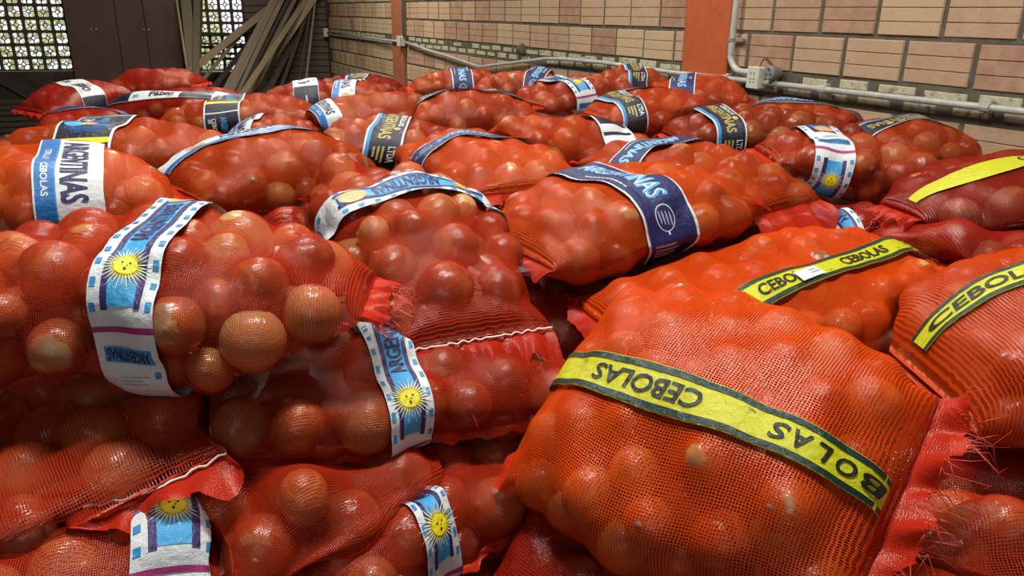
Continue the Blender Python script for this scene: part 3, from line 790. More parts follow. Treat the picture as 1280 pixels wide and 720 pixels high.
class Sack:
    def __init__(s, key, p1, p2, W, T, roll=0., label='', band=(), net='net_far', tight=.35, slack=.016, bend=0., curve=0., ew=(.8, .8), hem=(.03, .03), stitch=(0, 0), fringe=(0, 0),
                 onion=.041, seed=None, group=None, seam=None, pri=1.0, hemcurl=(-.4, -.4), endt=(.006, .006), pw=3.0, bare=False):
        for k, v in list(locals().items()):
            if k != 's': setattr(s, k, v)
        s.rng = np.random.default_rng(zlib.crc32(key.encode()) % 1000 if seed is None else seed)
        s.P1, s.P2 = np.array(p1, float), np.array(p2, float)
        d = s.P2-s.P1; s.L = np.linalg.norm(d); ex = d/s.L
        ey = np.cross([0, 0, 1.], ex); ey /= np.linalg.norm(ey); ez = np.cross(ex, ey)
        c, q = math.cos(R(roll)), math.sin(R(roll))
        s.R = np.stack([ex, ey*c+ez*q, -ey*q+ez*c], 1); s.o = (s.P1+s.P2)/2; s.a = s.L/2
        s.depth = float(np.linalg.norm(s.o-CAMP))
        s.nu, s.nv = (132, 152) if s.depth < 1.75 else (92, 108) if s.depth < 2.6 else (64, 76)
        s.base()
    def base(s):
        q = np.linspace(-1, 1, s.nu); u = .45*q+.55*np.sin(q*PI/2); th = np.arange(s.nv)/s.nv*2*PI
        s.u, s.th = u, th
        U, TH = np.meshgrid(u, th, indexing='ij')
        ph = s.rng.uniform(0, 6, 8)
        ew = np.where(U < 0, s.ew[0], s.ew[1])
        wy = s.W/2*(1-(1-ew)*np.abs(U)**3.2)*(1+.05*np.sin(3.1*U+ph[0])+.03*np.sin(6*U+ph[1]))
        tz = s.T/2*(1-np.abs(U)**s.pw)**.55*(1+.06*np.sin(2.7*U+ph[2])) + np.where(U < 0, s.endt[0], s.endt[1])*np.abs(U)**6 + .002
        y = wy*spow(np.cos(TH), .82); z = tz*spow(np.sin(TH), .82)
        z = np.where(z < 0, z*.86, z) + .008*np.sin(5*y/s.W*2+ph[3]+3*U)*(1-U**2)
        z = z - s.bend*U**2; y = y + s.curve*U**2
        x = s.a*U*(1-.03*(np.abs(np.cos(TH))**4)*0)
        s.loc = np.stack([x, y, z], -1)
        s.world = s.loc @ s.R.T + s.o
        s.lo, s.hi = s.world.reshape(-1, 3).min(0), s.world.reshape(-1, 3).max(0)
    def f(s, P):
        q = (P-s.o) @ s.R
        X = np.abs(q[..., 0]/s.a); U = np.clip(q[..., 0]/s.a, -1, 1)
        Y = np.abs((q[..., 1]-s.curve*U**2)/(s.W/2)); zz = q[..., 2]+s.bend*U**2
        Z = np.abs(zz)/(s.T/2*np.where(zz < 0, .86, 1))
        return (X**4 + (Y**2.5+Z**2.5)**1.6)**.25
    def squeeze(s, others):
        lam = np.ones((s.nu, s.nv)); fi = s.f(s.world)
        for o in others:
            if o is s or np.any(o.lo > s.hi) or np.any(o.hi < s.lo): continue
            k = s.pri/o.pri
            bad = o.f(s.world) < np.minimum(1.02, 9)
            if not bad.any(): continue
            lo_, hi_ = np.zeros_like(lam)+.25, np.ones_like(lam)
            for _ in range(9):
                m = (lo_+hi_)/2; P = s.o + m[..., None]*(s.world-s.o)
                g = o.f(P); ok = (g >= 1.02) | (m*fi*1.0 <= g*k)
                lo_ = np.where(ok, m, lo_); hi_ = np.where(ok, hi_, m)
            lam = np.where(bad, np.minimum(lam, lo_), lam)
        if lam.min() < 1:
            b = blur(lam, it=3); lam = np.minimum(lam, b)
            s.loc = s.loc*lam[..., None]
        s.lam = lam
    def normals(s, P):
        du = np.gradient(P, axis=0); dv = (np.roll(P, -1, 1)-np.roll(P, 1, 1))/2
        n = np.cross(du, dv); n /= np.linalg.norm(n, axis=-1, keepdims=True)+1e-12
        if (n*P).sum(-1).mean() < 0: n = -n
        n = np.stack([blur(n[..., k], it=3) for k in range(3)], -1); n /= np.linalg.norm(n, axis=-1, keepdims=True)+1e-12
        return n
    def pack(s):
        """outer layer of onions lying against the net"""
        if s.bare: s.C, s.RR = np.zeros((0, 3)), np.zeros(0); return
        P, n = s.loc, s.n
        nw = n @ s.R.T; vw = CAMP-(P @ s.R.T+s.o); vw /= np.linalg.norm(vw, axis=-1, keepdims=True)
        face = (nw*vw).sum(-1)
        ok = (np.abs(s.u)[:, None] < .93) & (nw[..., 2] > -.75) & (face > (-.35 if s.depth < 1.8 else -.12))
        ok &= s.lam > .55
        du = np.linalg.norm(np.gradient(P, axis=0), axis=-1); dv = np.linalg.norm(np.roll(P, -1, 1)-P, axis=-1)
        w = (du*dv*ok).ravel(); w /= w.sum()
        pick = s.rng.choice(len(w), size=min(2600, (w > 0).sum()), replace=False, p=w)
        C, RR = [], []
        Pf, nf = P.reshape(-1, 3), n.reshape(-1, 3)
        layers = [(1.0, 0.), (.86, 0.)] + ([(.95, 1.0), (.85, 1.5)] if s.depth < 2.0 else [(.95, 1.1)] if s.depth < 2.9 else [])
        for shrink, deep in layers:
            for i in pick:
                r = s.onion*s.rng.uniform(.88, 1.14)*shrink
                p = Pf[i]; c = p - nf[i]*(r+s.rng.uniform(0, s.slack*.5)+deep*s.onion*s.rng.uniform(.8, 1.2))
                if deep and abs(p[2]) < s.onion: continue
                if C:
                    D = np.linalg.norm(np.array(C)-c, axis=1)
                    if (D < (.90 if not deep else .84)*(np.array(RR)+r)).any(): continue
                C.append(c); RR.append(r)
                if len(C) > 170: break
        s.C, s.RR = np.array(C), np.array(RR)
    def drape(s):
        """net pulled over the onions: smooth maximum over the balls, bridged in between"""
        d0 = .03; P, n = s.loc, s.n
        endw = np.clip((1-np.abs(s.u))/.10, 0, 1)[:, None]
        b = P - n*d0
        best = np.full((s.nu, s.nv), -1.0); hard = np.full((s.nu, s.nv), -1.0); acc = np.zeros((s.nu, s.nv)); k = 170.
        for c, r in zip(s.C, s.RR):
            D = c-b; al = (D*n).sum(-1); q = ((D*D).sum(-1)-al**2)/r**2
            h = np.where(q < .5, np.sqrt(np.maximum(1-q, .0)), .7071-(np.sqrt(np.maximum(q, 0))-.7071))
            t = np.where((al > -.03) & (q < 2.6), al+r*h, -1.)
            acc += np.where(t > 0, np.exp(k*np.clip(t-d0, -.05, .05)), 0)
            hard = np.maximum(hard, np.where(q < .8, al+r*np.sqrt(np.maximum(1-q, 0)), -1))
        tb = d0-s.slack
        acc += np.exp(k*(tb-d0))
        t = np.log(acc)/k + d0 - .004
        t = np.maximum(blur(t, it=2), hard)
        sm = blur(dilate(t, 3 if s.nv < 120 else 4), it=6 if s.nv < 120 else 9)
        t = np.maximum(t*(1-s.tight)+sm*s.tight, hard+.0012)
        t = blur(t, it=1)
        s.t = t*endw+d0*(1-endw)
        s.net_P = b+n*(s.t[..., None])
        tb_ = np.maximum(blur(dilate(s.t, 3), it=5), s.t)+.0022
        s.band_P = b+n*tb_[..., None]
        s.band_P = np.where(np.abs(s.u)[:, None, None] > .97, s.net_P, s.band_P)
    def sample(s, A, fu, fv):
        fu = np.clip(fu, 0, s.nu-1.001); i = np.floor(fu).astype(int); a = (fu-i)[..., None]
        fv = np.mod(fv, s.nv); j = np.floor(fv).astype(int) % s.nv; b = (fv-np.floor(fv))[..., None]; j2 = (j+1) % s.nv
        return (A[i, j]*(1-a)+A[i+1, j]*a)*(1-b)+(A[i, j2]*(1-a)+A[i+1, j2]*a)*b
    def build(s):
        root = empty('onion_sack'); s.root = root
        mw = Matrix(((*s.R[0], s.o[0]), (*s.R[1], s.o[1]), (*s.R[2], s.o[2]), (0, 0, 0, 1)))
        dz = s.loc[..., 2].min()                    # origin at the sack's underside
        mw = mw @ Matrix.Translation((0, 0, float(dz)))
        root.matrix_world = mw; s.off = np.array([0, 0, dz])
        tag(root, s.label, 'sack', s.group or 'net sacks of onions in the pile')
        s.n = s.normals(s.loc)
        s.pack(); s.drape()
        nu, nv = s.nu, s.nv
        # net
        V = (s.net_P-s.off).reshape(-1, 3)
        I = np.arange(nu*nv).reshape(nu, nv)
        F = np.stack([I[:-1], np.roll(I, -1, 1)[:-1], np.roll(I, -1, 1)[1:], I[1:]], -1).reshape(-1, 4)
        per = np.linalg.norm(np.roll(s.loc, -1, 1)-s.loc, axis=-1)[nu//2]; s.per = per.sum()
        vv = np.concatenate([[0], np.cumsum(per)]); uu = s.u*s.a
        uv = np.zeros((nu-1, nv, 4, 2), np.float32)
        uv[..., 0, 0] = uv[..., 1, 0] = uu[:-1, None]; uv[..., 2, 0] = uv[..., 3, 0] = uu[1:, None]
        uv[..., 0, 1] = uv[..., 3, 1] = vv[None, :-1]; uv[..., 1, 1] = uv[..., 2, 1] = vv[None, 1:]
        F = F.tolist(); UVL = uv.reshape(-1, 2).tolist()
        for row in (0, nu-1):                       # sewn shut at both ends
            for j in range(nv//2):
                q = [I[row, j], I[row, j+1], I[row, (nv-j-1) % nv], I[row, (nv-j) % nv]]
                q = list(dict.fromkeys(q))
                if len(q) < 3: continue
                F.append(q); UVL += [[uu[row]+.5*float(s.loc[row, k % nv, 2]), float(s.loc[row, k % nv, 1])] for k in [int(x) % nv for x in q]]
        link_mesh('net', V, F, M[s.net], root, True, UVL)
        # onions
        pool = ONIONS if s.depth < 2.3 else ONIONS_FAR
        for c, r in zip(s.C, s.RR):
            o = bpy.data.objects.new('onion', pool[s.rng.integers(len(pool))]); COL.objects.link(o)
            o.parent = root; o.location = c-s.off; k = r*.985
            o.rotation_euler = s.rng.uniform(0, 6.28, 3); o.scale = (k, k, k)
        # the onions behind the outer layer, never seen singly
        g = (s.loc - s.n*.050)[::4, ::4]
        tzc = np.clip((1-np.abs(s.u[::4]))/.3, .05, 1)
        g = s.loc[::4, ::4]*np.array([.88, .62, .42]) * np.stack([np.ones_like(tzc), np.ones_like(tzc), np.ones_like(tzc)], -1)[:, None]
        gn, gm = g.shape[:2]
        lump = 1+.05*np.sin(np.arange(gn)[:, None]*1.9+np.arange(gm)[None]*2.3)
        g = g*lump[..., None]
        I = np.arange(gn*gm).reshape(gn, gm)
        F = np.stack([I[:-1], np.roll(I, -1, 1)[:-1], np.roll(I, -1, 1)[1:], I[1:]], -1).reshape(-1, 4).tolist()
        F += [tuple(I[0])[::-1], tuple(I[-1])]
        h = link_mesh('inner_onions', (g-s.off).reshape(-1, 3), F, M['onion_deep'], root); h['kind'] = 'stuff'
        # ends
        for e in (0, 1):
            if s.hem[e] > 0: s.hem_build(e)
        if s.seam is not None: s.seam_build(s.seam)
        for b in s.band: s.band_build(**b)
    def hem_build(s, e):
        sg = -1 if e == 0 else 1; i = 0 if e == 0 else s.nu-1; nv = s.nv
        top = s.net_P[i, :nv//2+1]; bot = s.net_P[i, np.r_[0, np.arange(nv-1, nv//2-1, -1)]]
        line = (top+bot)/2
        m = 90 if s.depth < 1.8 else 40; k = 8 if s.depth < 1.8 else 5
        f = np.linspace(0, 1, m); cum = np.r_[0, np.cumsum(np.linalg.norm(np.diff(line, axis=0), axis=1))]; W = cum[-1]; cum /= W
        line = np.stack([np.interp(f, cum, line[:, a]) for a in range(3)], 1)
        ph = s.rng.uniform(0, 6, 6); L = s.hem[e]; P = np.zeros((m, k, 3))
        edge = L*(1+.22*np.sin(17*f+ph[0])+.12*np.sin(41*f+ph[1])+s.rng.normal(0, .05, m))
        t = np.linspace(0, 1, k)
        for j in range(k):
            wav = .26*L*t[j]**.8*(np.sin(21*f+ph[2])+.5*np.sin(47*f+ph[3]+2*t[j]))
            P[:, j] = line + np.stack([sg*edge*t[j]*(1-.15*t[j]), (f-.5)*-.10*L*t[j]+.1*L*t[j]*np.sin(30*f+ph[4]), s.hemcurl[e]*L*t[j]**1.4+wav], 1)
        P[:, 0] -= np.array([sg*.004, 0, 0])
        V = (P-s.off).reshape(-1, 3); I = np.arange(m*k).reshape(m, k)
        F = np.stack([I[:-1, :-1], I[1:, :-1], I[1:, 1:], I[:-1, 1:]], -1).reshape(-1, 4)
        uvg = np.stack(np.meshgrid(f*W, t*L, indexing='ij'), -1).reshape(-1, 2)
        link_mesh('hem', V, F.tolist(), M['net_hem'], s.root, True, uvg[F].reshape(-1, 2))
        if s.stitch[e]:
            q = line[::2] + np.array([sg*.002, 0, .004]) + np.stack([.0025*np.sin(np.arange(len(line[::2]))*2.1), 0*f[::2], .0015*np.cos(np.arange(len(line[::2]))*1.7)], 1)
            q = q-s.off; tl = q[0]+np.array([[sg*.03, .01, -.035], [sg*.012, .012, -.012]])
            mb = MB(); mb.tube([tuple(x) for x in tl]+[tuple(x) for x in q], .0016, 6); mb.build('stitching', M['thread'], s.root, True)
        if s.fringe[e]:
            mb = MB()
            for _ in range(s.fringe[e]):
                a = s.rng.integers(1, m-2); p = P[a, -1]-s.off; d = np.array([sg, s.rng.normal(0, .5), s.rng.normal(-.3, .5)]); ln = s.rng.uniform(.008, .04)
                w = s.rng.normal(0, .35, 3)*ln
                mb.tube([tuple(p), tuple(p+d*ln*.5+w), tuple(p+d*ln+[0, 0, -.3*ln])], [.0006, .0005, .0003], 3)
            h = mb.build('frayed_threads', M['red_thread'], s.root, True); h['kind'] = 'stuff'
    def seam_build(s, deg):
        j = int(round(deg/360*s.nv)) % s.nv; q = s.net_P[2:-2, j]-s.off; nn = s.n[2:-2, j]
        m = len(q); f = np.arange(m); ph = s.rng.uniform(0, 6, 3)
        w = .010*(1+.3*np.sin(f*.55+ph[0])+.2*np.sin(f*1.3+ph[1]))
        P = np.stack([q-nn*.002, q+nn*(w[:, None]*.5)+np.array([0, 0, .003])*np.sin(f*.8)[:, None], q+nn*w[:, None]-np.array([0, 0, .002])], 1)
        I = np.arange(m*3).reshape(m, 3)
        F = np.stack([I[:-1, :-1], I[1:, :-1], I[1:, 1:], I[:-1, 1:]], -1).reshape(-1, 4)
        uvg = np.stack([np.repeat(f*.005, 3), np.tile([0, .006, .012], m)], 1)
        link_mesh('side_seam', P.reshape(-1, 3), F.tolist(), M['net_hem'], s.root, True, uvg[F].reshape(-1, 2))
    def band_build(s, style, mode, c=0., W=.09, ph=0., ext=None, flip=False, skew=0., **kw):
        fn, basemat = STYLES[style]
        NT_ = s.band_P
        if mode == 'ring':
            row = np.argmin(np.abs(s.u-c)); ring = s.band_P[row]
            cum = np.r_[0, np.cumsum(np.linalg.norm(np.roll(ring, -1, 0)-ring, axis=1))]; per = cum[-1]
            j = np.arange(s.nv+1.); s_top = np.interp(s.nv/4, j, cum)
            s0, s1 = ext if ext else (-s_top, per-s_top)
            s0, s1 = max(s0, -per*.5), min(s1, per*.5)
            def mp(S, T):
                fv = np.interp(np.mod(S+s_top, per), cum, j)
                uu = c + (T-W/2)/s.a + skew*S/s.a
                return np.interp(uu, s.u, np.arange(s.nu)), fv
        else:
            th0 = R(c)
            row = s.nu//2; ring = s.band_P[row]; cum = np.r_[0, np.cumsum(np.linalg.norm(np.roll(ring, -1, 0)-ring, axis=1))]
            j = np.arange(s.nv+1.); sc = np.interp(th0/(2*PI)*s.nv, j, cum)
            s0, s1 = ext[0]*s.a, ext[1]*s.a
            def mp(S, T):
                arc = sc - (T-W/2) - skew*S
                fv = np.interp(np.mod(arc, cum[-1]), cum, j)
                return np.interp(S/s.a, s.u, np.arange(s.nu)), fv
        NN = s.normals(s.band_P)
        def pos(S, T, lift):
            if flip: S, T = -S, W-T
            fu, fv = mp(S, T)
            p = s.sample(s.band_P, fu, fv); n = s.sample(NN, fu, fv); n /= np.linalg.norm(n, axis=-1, keepdims=True)+1e-9
            return p+n*np.asarray(lift)[..., None]-s.off
        a0, a1 = (-s1, -s0) if flip else (s0, s1)
        n = int((a1-a0)/.006)+2; m = 16
        S, T = np.meshgrid(np.linspace(a0, a1, n), np.linspace(0, W, m), indexing='ij')
        V = pos(S.ravel(), T.ravel(), np.zeros(n*m)+.0003*np.sin(S.ravel()*700))
        I = np.arange(n*m).reshape(n, m)
        F = np.stack([I[:-1, :-1], I[1:, :-1], I[1:, 1:], I[:-1, 1:]], -1).reshape(-1, 4)
        uvg = np.stack([S.ravel(), T.ravel()], 1)
        band = link_mesh('label_band', V, F.tolist(), M[basemat], s.root, True, uvg[F].reshape(-1, 2))
        pr = Print(); fn(pr, Clip(pr, a0, a1), a0, a1, W, ph)
        for x in kw.get('extra', ()): x(pr)
        for part, d in pr.buf.items():
            p = np.array(d['p']); V = pos(p[:, 0], p[:, 1], np.array(d['l']))
            names = sorted(set(d['m'])); ix = {q: i for i, q in enumerate(names)}
            fl = np.concatenate([np.array(f) for f in d['f']])
            link_mesh(part, V, d['f'], [M[q] for q in names], band, True, p[fl], [ix[q] for q in d['m']])

def sticker(pr):
    pr.rect('paper_sticker', 'white', -.105, -.04, .008, .036, .0045); pr.rect('paper_sticker', 'grey', -.070, -.045, .018, .020, .0052); pr.rect('paper_sticker', 'grey', -.070, -.050, .026, .028, .0052)
SACKS = []
def sack(*a, **k): SACKS.append(Sack(*a, **k))
def ring(style, c=0., W=.09, ph=0., **k): return dict(style=style, mode='ring', c=c, W=W, ph=ph, **k)
def along(style, c=90., W=.07, ph=0., ext=(-.97, .97), **k): return dict(style=style, mode='long', c=c, W=W, ph=ph, ext=ext, **k)
sack('A', (-0.358, 1.312, 1.244), (0.275, 1.036, 1.265), 0.38, 0.25, 0,
     label='open-mesh sack with a sun and Argentinas strip on the topmost front left stack',
     band=(ring('sun', -.02+.24, .082, -.105),), net='net_open', slack=.024, tight=.15, hem=(.03,.035), fringe=(0,60), ew=(.8,.45), onion=.041, pri=1.8)
sack('B', (0.446, 1.043, 1.196), (0.452, 1.738, 1.291), 0.35, 0.23, 0,
     label='open-mesh sack with white stitched hem facing front and upside-down Argentinas strip',
     band=(ring('sun', -.06, .088, -.145),), net='net_open', slack=.024, tight=.15, hem=(.075,.03), hemcurl=(-.55,-.4), stitch=(1,0), fringe=(120,0), onion=.043, bend=.04, pri=1.7)
sack('C', (0.022, 1.096, 1.105), (0.616, 1.101, 1.071), 0.36, 0.18, 0,
     label='sack under the top left sack, white stitching on its short left hem',
     band=(ring('sun', -.07, .068, -.055),), net='net_red', slack=.016, tight=.3, hem=(.045,.03), stitch=(1,0), seam=205, onion=.044)
sack('D', (-0.104, 0.918, 1.067), (-0.207, 1.622, 1.021), 0.42, 0.20, -14,
     label='sack at the left edge whose long white-stitched hem faces the camera',
     band=(), net='net_red', slack=.014, tight=.3, hem=(.05,.03), stitch=(1,0), hemcurl=(-.2,-.4), onion=.05, ew=(.9,.8))
sack('E', (-0.326, 1.020, 0.991), (0.082, 0.993, 0.977), 0.38, 0.18, 0,
     label='lowest left sack with a sun strip under a red hem',
     band=(ring('sun', .52, .095, -.16),), net='net_red', slack=.016, tight=.3, onion=.045, seam=190)
sack('F', (-0.037, 0.958, 0.982), (0.346, 1.082, 0.991), 0.38, 0.20, 0,
     label='plain red sack with big onions, second up at the front left',
     band=(), net='net_red', slack=.016, tight=.3, hem=(.03,.035), fringe=(0,30), seam=200, onion=.045, ew=(.8,.5))
sack('I', (0.021, 0.946, 0.932), (0.517, 1.039, 0.942), 0.36, 0.19, 0,
     label='sack low in the front stack with a narrow sun strip round its middle',
     band=(ring('sun', .02, .058, -.08),), net='net_red', slack=.014, tight=.3, seam=200, onion=.042)
sack('H', (0.424, 1.121, 0.976), (0.558, 1.683, 0.922), 0.36, 0.17, 0,
     label='shaded sack in the gap, its frayed hem folded over the sun strip sack',
     band=(), net='net_red', slack=.014, tight=.3, hem=(.05,.03), onion=.04)
sack('Y1', (0.546, 0.919, 1.123), (0.721, 0.483, 1.130), 0.41, 0.24, 36,
     label='big orange sack with upside-down CEBOLAS lime strip and torn frayed end in front',
     band=(along('lime', 92, .062, -.045, (-.99,.985), flip=True),), net='net_orange', slack=.010, tight=.55, hem=(.02,.045), fringe=(0,80), onion=.036, ew=(.97,.75), hemcurl=(-.3,.3), pri=1.9)
sack('Y2', (0.718, 1.043, 1.110), (1.545, 1.089, 1.109), 0.46, 0.24, 8,
     label='orange sack with CEBOLAS lime strip bearing a white paper sticker',
     band=(along('lime', 102, .062, -.22, skew=.16, extra=(sticker,)),), net='net_orange', slack=.016, tight=.3, onion=.037, pri=1.4)
sack('Y3', (1.108, 0.745, 1.164), (1.589, 0.570, 1.164), 0.44, 0.27, 4,
     label='orange sack with CEBOLAS lime strip cut by the right edge of the photo',
     band=(along('lime', 92, .062, -.255, skew=-.22),), net='net_orange', slack=.008, tight=.7, onion=.035, hem=(0,.03), ew=(.72,.8), pw=4.0, bend=.075, pri=1.4)
sack('G', (0.635, 1.311, 1.210), (1.231, 1.392, 1.254), 0.40, 0.23, 0,
     label='orange sack with blue Argentinas strip and onion drawing, in the centre of the pile',
     band=(ring('navy', -.18, .118, -.09),), net='net_fine', slack=.014, tight=.35, hem=(.03,.045), ew=(.75,.5), pri=1.4)
sack('S24', (1.238, 1.898, 1.259), (1.388, 1.350, 1.221), 0.38, 0.20, 0,
     label='long orange sack with small blue strip and wide ragged hem behind the onion-drawing strip',
     band=(ring('navy', -.35, .10, -.06),), net='net_fine', slack=.014, tight=.35, hem=(.03,.10), fringe=(0,60), hemcurl=(-.3,-1.0), pri=1.1)
sack('S28', (1.600, 1.672, 1.280), (2.078, 1.409, 1.202), 0.38, 0.22, 0,
     label='dark red sack wearing the white strip with magenta line, below the outlet',
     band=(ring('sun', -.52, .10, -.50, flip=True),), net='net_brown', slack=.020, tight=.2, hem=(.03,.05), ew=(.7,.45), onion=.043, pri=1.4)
sack('S29', (2.570, 2.128, 1.239), (2.443, 1.701, 1.196), 0.38, 0.20, 0,
     label='red sack against the wall with navy and gold strip, right of the outlet',
     band=(ring('gold', -.05, .11, -.06),), slack=.008, tight=.6)
sack('S30', (1.620, 1.225, 1.218), (2.270, 1.047, 1.269), 0.40, 0.20, 0,
     label='red sack with a plain yellow-green strip beside the brick wall at right',
     band=(along('limeplain', 102, .06, -.1),), net='net_dark', slack=.006, tight=.7, hem=(.05,.03), ew=(.4,.8), fringe=(40,0), pri=1.3)
sack('S31', (1.519, 1.128, 1.148), (2.136, 0.953, 1.163), 0.40, 0.18, 0,
     label='dark red sack with a gold box printed label, under the yellow-green strip sack',
     band=(ring('goldbox', .02, .09, .10, ext=(.03,.17)),), net='net_dark', slack=.008, tight=.6)
sack('S26', (1.671, 2.217, 1.257), (2.321, 2.023, 1.265), 0.38, 0.20, 0,
     label='lumpy red sack with slanting blue strip lettered in gold below the pillar',
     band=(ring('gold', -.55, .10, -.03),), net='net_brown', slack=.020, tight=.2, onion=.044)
sack('S27', (2.257, 2.520, 1.251), (2.542, 2.141, 1.239), 0.38, 0.20, 0,
     label='red sack by the wall with a navy strip along its top, under the outlet',
     band=(along('navy', 95, .07, -.2),), slack=.008, tight=.5)
sack('S23', (0.926, 2.110, 1.263), (1.440, 2.095, 1.260), 0.38, 0.20, 0,
     label='red sack with navy and white striped strip at its right end',
     band=(ring('stripe', .45, .105, .15),), slack=.018, tight=.25)
sack('S14', (0.854, 2.255, 1.244), (0.835, 1.619, 1.250), 0.38, 0.20, 0,
     label='red sack with dark navy strip and side hem, left of the onion-drawing strip sack',
     band=(ring('navy', -.10, .09, -.12),), net='net_fine', slack=.014, tight=.35, hem=(.03,.05), fringe=(0,30))
sack('S13', (0.520, 2.532, 1.234), (0.964, 2.430, 1.224), 0.38, 0.20, 0,
     label='sack with slanting navy strip lettered in gold with a pale blue edge',
     band=(ring('gold', .10, .115, -.05, skew=-.25),), net='net_brown', slack=.010, tight=.5)
sack('S12', (0.608, 3.080, 1.238), (1.140, 3.068, 1.264), 0.38, 0.20, 0,
     label='sack with pale strip over its left end behind the gold-lettered strip',
     band=(ring('white', -.78, .08, -.1),), slack=.010, tight=.5)
sack('S16', (0.974, 2.913, 1.267), (1.448, 2.801, 1.267), 0.38, 0.20, 0,
     label='bright orange sack with navy strip along its back edge in mid pile',
     band=(along('gold', 84, .085, -.2),), slack=.016, tight=.3)
sack('S17', (1.385, 4.128, 1.264), (1.879, 4.008, 1.271), 0.38, 0.20, 0,
     label='far red sack with curved navy strip before the sagging conduit',
     band=(ring('navy', .0, .11, -.05),), slack=.016, tight=.3)
sack('S18', (1.635, 3.780, 1.288), (1.974, 3.500, 1.295), 0.38, 0.20, 0,
     label='far lumpy sack with a small navy strip at its right end',
     band=(ring('navy', .45, .10, -.10),), net='net_brown', slack=.02, tight=.2)
sack('S19', (1.463, 2.925, 1.301), (2.045, 3.002, 1.315), 0.38, 0.20, 0,
     label='lumpy sack with pale blue strip over its left end, below the conduit peak',
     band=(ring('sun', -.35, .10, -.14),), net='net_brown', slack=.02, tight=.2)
sack('S20', (1.978, 3.276, 1.329), (2.337, 3.098, 1.321), 0.38, 0.20, 0,
     label='red sack with a narrow navy strip slanting at the wall, left of the pillar',
     band=(ring('gold', .05, .09, -.10),), slack=.018, tight=.25)
sack('S21', (1.561, 2.518, 1.286), (1.994, 2.430, 1.297), 0.38, 0.20, 0,
     label='red sack with crinkled navy strip along its back and left side',
     band=(ring('gold', -.62, .09, -.1), along('gold', 68, .06, -.2, (-.5,.6)),), slack=.012, tight=.4)
sack('S22', (2.031, 2.886, 1.303), (2.370, 2.610, 1.319), 0.38, 0.20, 0,
     label='red sack with dark blue strip lying under the terracotta pillar',
     band=(ring('navy', -.25, .105, -.07),), slack=.008, tight=.5)
sack('S8', (0.294, 3.088, 1.171), (0.674, 3.022, 1.172), 0.38, 0.20, 0,
     label='onion sack with white strip and navy corner at its left end',
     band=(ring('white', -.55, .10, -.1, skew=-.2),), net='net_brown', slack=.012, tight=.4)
sack('S9', (0.587, 4.139, 1.206), (0.995, 4.064, 1.220), 0.38, 0.20, 0,
     label='far dark sack with white and navy strip below the leaning boards',
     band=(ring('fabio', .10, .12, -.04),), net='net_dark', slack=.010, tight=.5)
sack('S10', (1.088, 5.175, 1.163), (1.579, 4.947, 1.190), 0.38, 0.20, 0,
     label='farthest sack with tiny navy and gold strip by the far pillar',
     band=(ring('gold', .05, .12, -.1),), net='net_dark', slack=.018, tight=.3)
sack('S11', (0.807, 4.149, 1.205), (1.201, 3.970, 1.234), 0.38, 0.20, 0,
     label='far sack with short blue strip in front of the farthest one',
     band=(ring('white', .1, .12, -.1),), slack=.012, tight=.4)
sack('S3', (0.115, 3.545, 1.211), (0.706, 3.386, 1.239), 0.38, 0.18, 0,
     label='sack with navy strip crossed by a yellow bar, before two white-strip sacks',
     band=(ring('navy_yellow', -.15, .14, -.10),), slack=.010, tight=.5)
sack('S2', (-0.082, 4.444, 1.157), (0.537, 4.155, 1.186), 0.38, 0.22, 0,
     label='wet-looking sack with black-lettered white strip running along its top',
     band=(along('fabio', 124, .09, -.13, (-.93,.8)),), net='net_dark', slack=.008, tight=.6)
sack('S1', (-0.436, 4.388, 1.177), (0.026, 4.634, 1.174), 0.38, 0.24, 0,
     label='wet-looking sack at the far left corner with a white and navy strip across it',
     band=(ring('fabio', -.15, .12, .0),), net='net_dark', slack=.006, tight=.7)
sack('S1b', (-0.043, 5.272, 1.212), (0.387, 5.071, 1.233), 0.38, 0.20, 0,
     label='red sack tail end lying behind the two far left wet-looking sacks',
     band=(), net='net_dark', slack=.008, tight=.6)
sack('S4', (-0.352, 3.753, 1.164), (0.005, 3.693, 1.154), 0.38, 0.20, 0,
     label='low sack with navy strip mostly hidden behind the broad navy label sack',
     band=(along('navy', 85, .08, -.2),), net='net_dark', slack=.008, tight=.6)
sack('S5', (-0.358, 2.497, 1.262), (0.260, 2.314, 1.259), 0.38, 0.20, 0,
     label='red sack with broad navy label and yellow bar, left side of the pile',
     band=(ring('navy_yellow', -.10, .145, -.05),), net='net_fine', slack=.010, tight=.45, pri=1.2)
sack('S6', (-0.432, 1.947, 1.271), (0.060, 1.936, 1.250), 0.38, 0.20, 0,
     label='red sack with white and blue Argentinas strip at the left edge',
     band=(ring('white', .22, .125, -.02),), net='net_fine', slack=.008, tight=.6)
sack('S7', (0.062, 1.991, 1.242), (0.554, 2.166, 1.247), 0.40, 0.21, 0,
     label='bright red sack with white Argentinas strip along its back edge',
     band=(along('white', 72, .09, -.1),), net='net_fine', slack=.008, tight=.55, hem=(.03,.04), ew=(.8,.5), pri=1.3)
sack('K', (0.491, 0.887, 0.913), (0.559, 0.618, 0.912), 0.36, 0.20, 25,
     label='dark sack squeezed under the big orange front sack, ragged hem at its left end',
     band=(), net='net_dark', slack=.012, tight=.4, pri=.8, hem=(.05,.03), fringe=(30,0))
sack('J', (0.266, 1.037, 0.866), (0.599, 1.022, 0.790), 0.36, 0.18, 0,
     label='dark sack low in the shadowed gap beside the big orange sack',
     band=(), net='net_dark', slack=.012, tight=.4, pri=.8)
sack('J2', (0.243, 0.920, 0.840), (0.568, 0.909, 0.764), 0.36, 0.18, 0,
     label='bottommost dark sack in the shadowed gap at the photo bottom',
     band=(), net='net_dark', slack=.012, tight=.4, pri=.8)
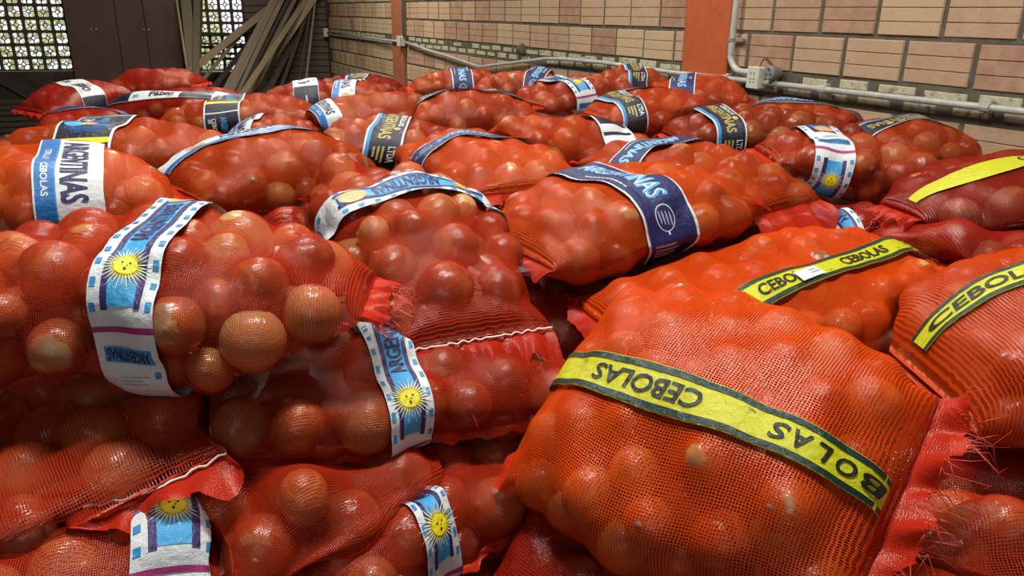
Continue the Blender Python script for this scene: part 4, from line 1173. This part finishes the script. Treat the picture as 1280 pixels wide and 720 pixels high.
sack('M1', (0.865, 1.409, 1.053), (1.228, 1.374, 1.113), 0.34, 0.18, 0,
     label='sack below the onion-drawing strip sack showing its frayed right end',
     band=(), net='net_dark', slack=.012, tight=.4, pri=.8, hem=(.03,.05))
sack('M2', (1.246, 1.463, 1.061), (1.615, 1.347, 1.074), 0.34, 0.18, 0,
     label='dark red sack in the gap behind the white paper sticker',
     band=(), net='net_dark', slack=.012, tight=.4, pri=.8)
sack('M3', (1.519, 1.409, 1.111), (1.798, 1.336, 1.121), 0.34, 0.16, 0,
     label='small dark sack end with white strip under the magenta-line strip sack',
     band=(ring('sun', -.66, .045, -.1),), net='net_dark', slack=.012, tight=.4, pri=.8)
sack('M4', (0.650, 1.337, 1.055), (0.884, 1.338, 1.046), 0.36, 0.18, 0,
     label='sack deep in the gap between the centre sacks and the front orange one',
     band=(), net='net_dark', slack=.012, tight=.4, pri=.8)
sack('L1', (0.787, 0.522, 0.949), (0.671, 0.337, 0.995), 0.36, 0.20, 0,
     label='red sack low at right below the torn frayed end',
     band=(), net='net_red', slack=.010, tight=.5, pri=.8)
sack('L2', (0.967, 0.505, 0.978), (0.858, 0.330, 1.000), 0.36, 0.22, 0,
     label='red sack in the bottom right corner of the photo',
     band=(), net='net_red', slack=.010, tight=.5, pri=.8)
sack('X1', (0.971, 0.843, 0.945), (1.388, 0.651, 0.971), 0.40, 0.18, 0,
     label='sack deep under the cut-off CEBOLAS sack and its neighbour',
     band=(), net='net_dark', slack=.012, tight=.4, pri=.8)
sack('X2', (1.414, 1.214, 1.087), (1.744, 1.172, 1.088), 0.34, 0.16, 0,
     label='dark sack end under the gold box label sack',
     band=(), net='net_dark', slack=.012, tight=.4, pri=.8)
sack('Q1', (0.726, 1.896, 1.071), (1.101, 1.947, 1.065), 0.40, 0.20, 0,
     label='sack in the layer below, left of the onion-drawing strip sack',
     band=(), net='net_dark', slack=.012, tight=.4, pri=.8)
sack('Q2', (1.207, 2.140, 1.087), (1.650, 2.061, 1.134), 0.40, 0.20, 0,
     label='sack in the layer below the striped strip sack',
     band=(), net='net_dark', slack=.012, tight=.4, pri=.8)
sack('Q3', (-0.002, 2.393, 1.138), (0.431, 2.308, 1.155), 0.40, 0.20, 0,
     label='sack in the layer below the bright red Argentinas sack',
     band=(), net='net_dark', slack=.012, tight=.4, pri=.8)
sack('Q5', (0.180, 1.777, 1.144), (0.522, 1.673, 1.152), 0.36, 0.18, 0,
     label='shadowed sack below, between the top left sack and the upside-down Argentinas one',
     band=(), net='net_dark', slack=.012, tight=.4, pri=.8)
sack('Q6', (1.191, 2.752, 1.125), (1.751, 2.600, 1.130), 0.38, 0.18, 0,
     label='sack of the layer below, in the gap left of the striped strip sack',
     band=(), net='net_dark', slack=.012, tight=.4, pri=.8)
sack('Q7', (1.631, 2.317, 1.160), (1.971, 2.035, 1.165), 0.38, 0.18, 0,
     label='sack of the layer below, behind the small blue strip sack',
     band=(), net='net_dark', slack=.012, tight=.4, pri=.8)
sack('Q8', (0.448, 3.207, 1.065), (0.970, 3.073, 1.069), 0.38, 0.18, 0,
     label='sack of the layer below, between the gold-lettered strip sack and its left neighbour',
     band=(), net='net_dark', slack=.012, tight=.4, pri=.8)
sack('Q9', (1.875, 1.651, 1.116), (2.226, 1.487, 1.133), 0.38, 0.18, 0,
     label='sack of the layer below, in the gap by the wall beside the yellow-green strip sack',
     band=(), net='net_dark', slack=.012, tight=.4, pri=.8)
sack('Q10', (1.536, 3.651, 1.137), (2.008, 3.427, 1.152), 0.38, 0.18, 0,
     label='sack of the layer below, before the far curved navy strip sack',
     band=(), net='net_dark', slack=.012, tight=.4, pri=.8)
sack('Q11', (1.992, 2.971, 1.172), (2.315, 2.704, 1.192), 0.38, 0.18, 0,
     label='sack of the layer below, in the gap under the terracotta pillar',
     band=(), net='net_dark', slack=.012, tight=.4, pri=.8)
sack('Q4', (0.449, 1.193, 0.741), (0.696, 1.193, 0.745), 0.40, 0.20, 0,
     label='deepest dark sack glimpsed behind the front stack',
     band=(), net='net_dark', slack=.012, tight=.4, pri=.8)
for q in SACKS: q.squeeze(SACKS)
for q in SACKS: q.build()

# the lower layers at the pile's open left side and under the front stack
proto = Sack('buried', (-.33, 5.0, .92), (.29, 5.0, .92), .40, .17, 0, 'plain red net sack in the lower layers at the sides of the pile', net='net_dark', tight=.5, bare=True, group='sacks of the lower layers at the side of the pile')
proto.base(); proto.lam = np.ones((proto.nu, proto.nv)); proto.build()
brg = random.Random(8); front_spots = ((.95, .72), (1.58, .74), (1.15, 1.13), (1.78, 1.15))
spots = []
for layer in range(6):
    z = .09+.166*layer
    for k in range(9): spots.append((-.02+brg.uniform(-.04, .04), 1.85+.395*k+brg.uniform(-.03, .03), z))
    if layer < 5:
        for x, y in front_spots: spots.append((x, y, z))
        for x in (-.12, .52): spots.append((x+brg.uniform(-.03, .03), 1.12+brg.uniform(-.03, .03), z))
for i, (x, y, z) in enumerate(spots):
    r = proto.root if i == 0 else proto.root.copy()
    if i:
        COL.objects.link(r)
        for ch in proto.root.children:
            c = ch.copy(); COL.objects.link(c); c.parent = r
    a = brg.uniform(-.06, .06) + (PI if i % 2 else 0)
    r.matrix_world = Matrix.Translation((x, y, z-.083)) @ Matrix.Rotation(a, 4, 'Z')
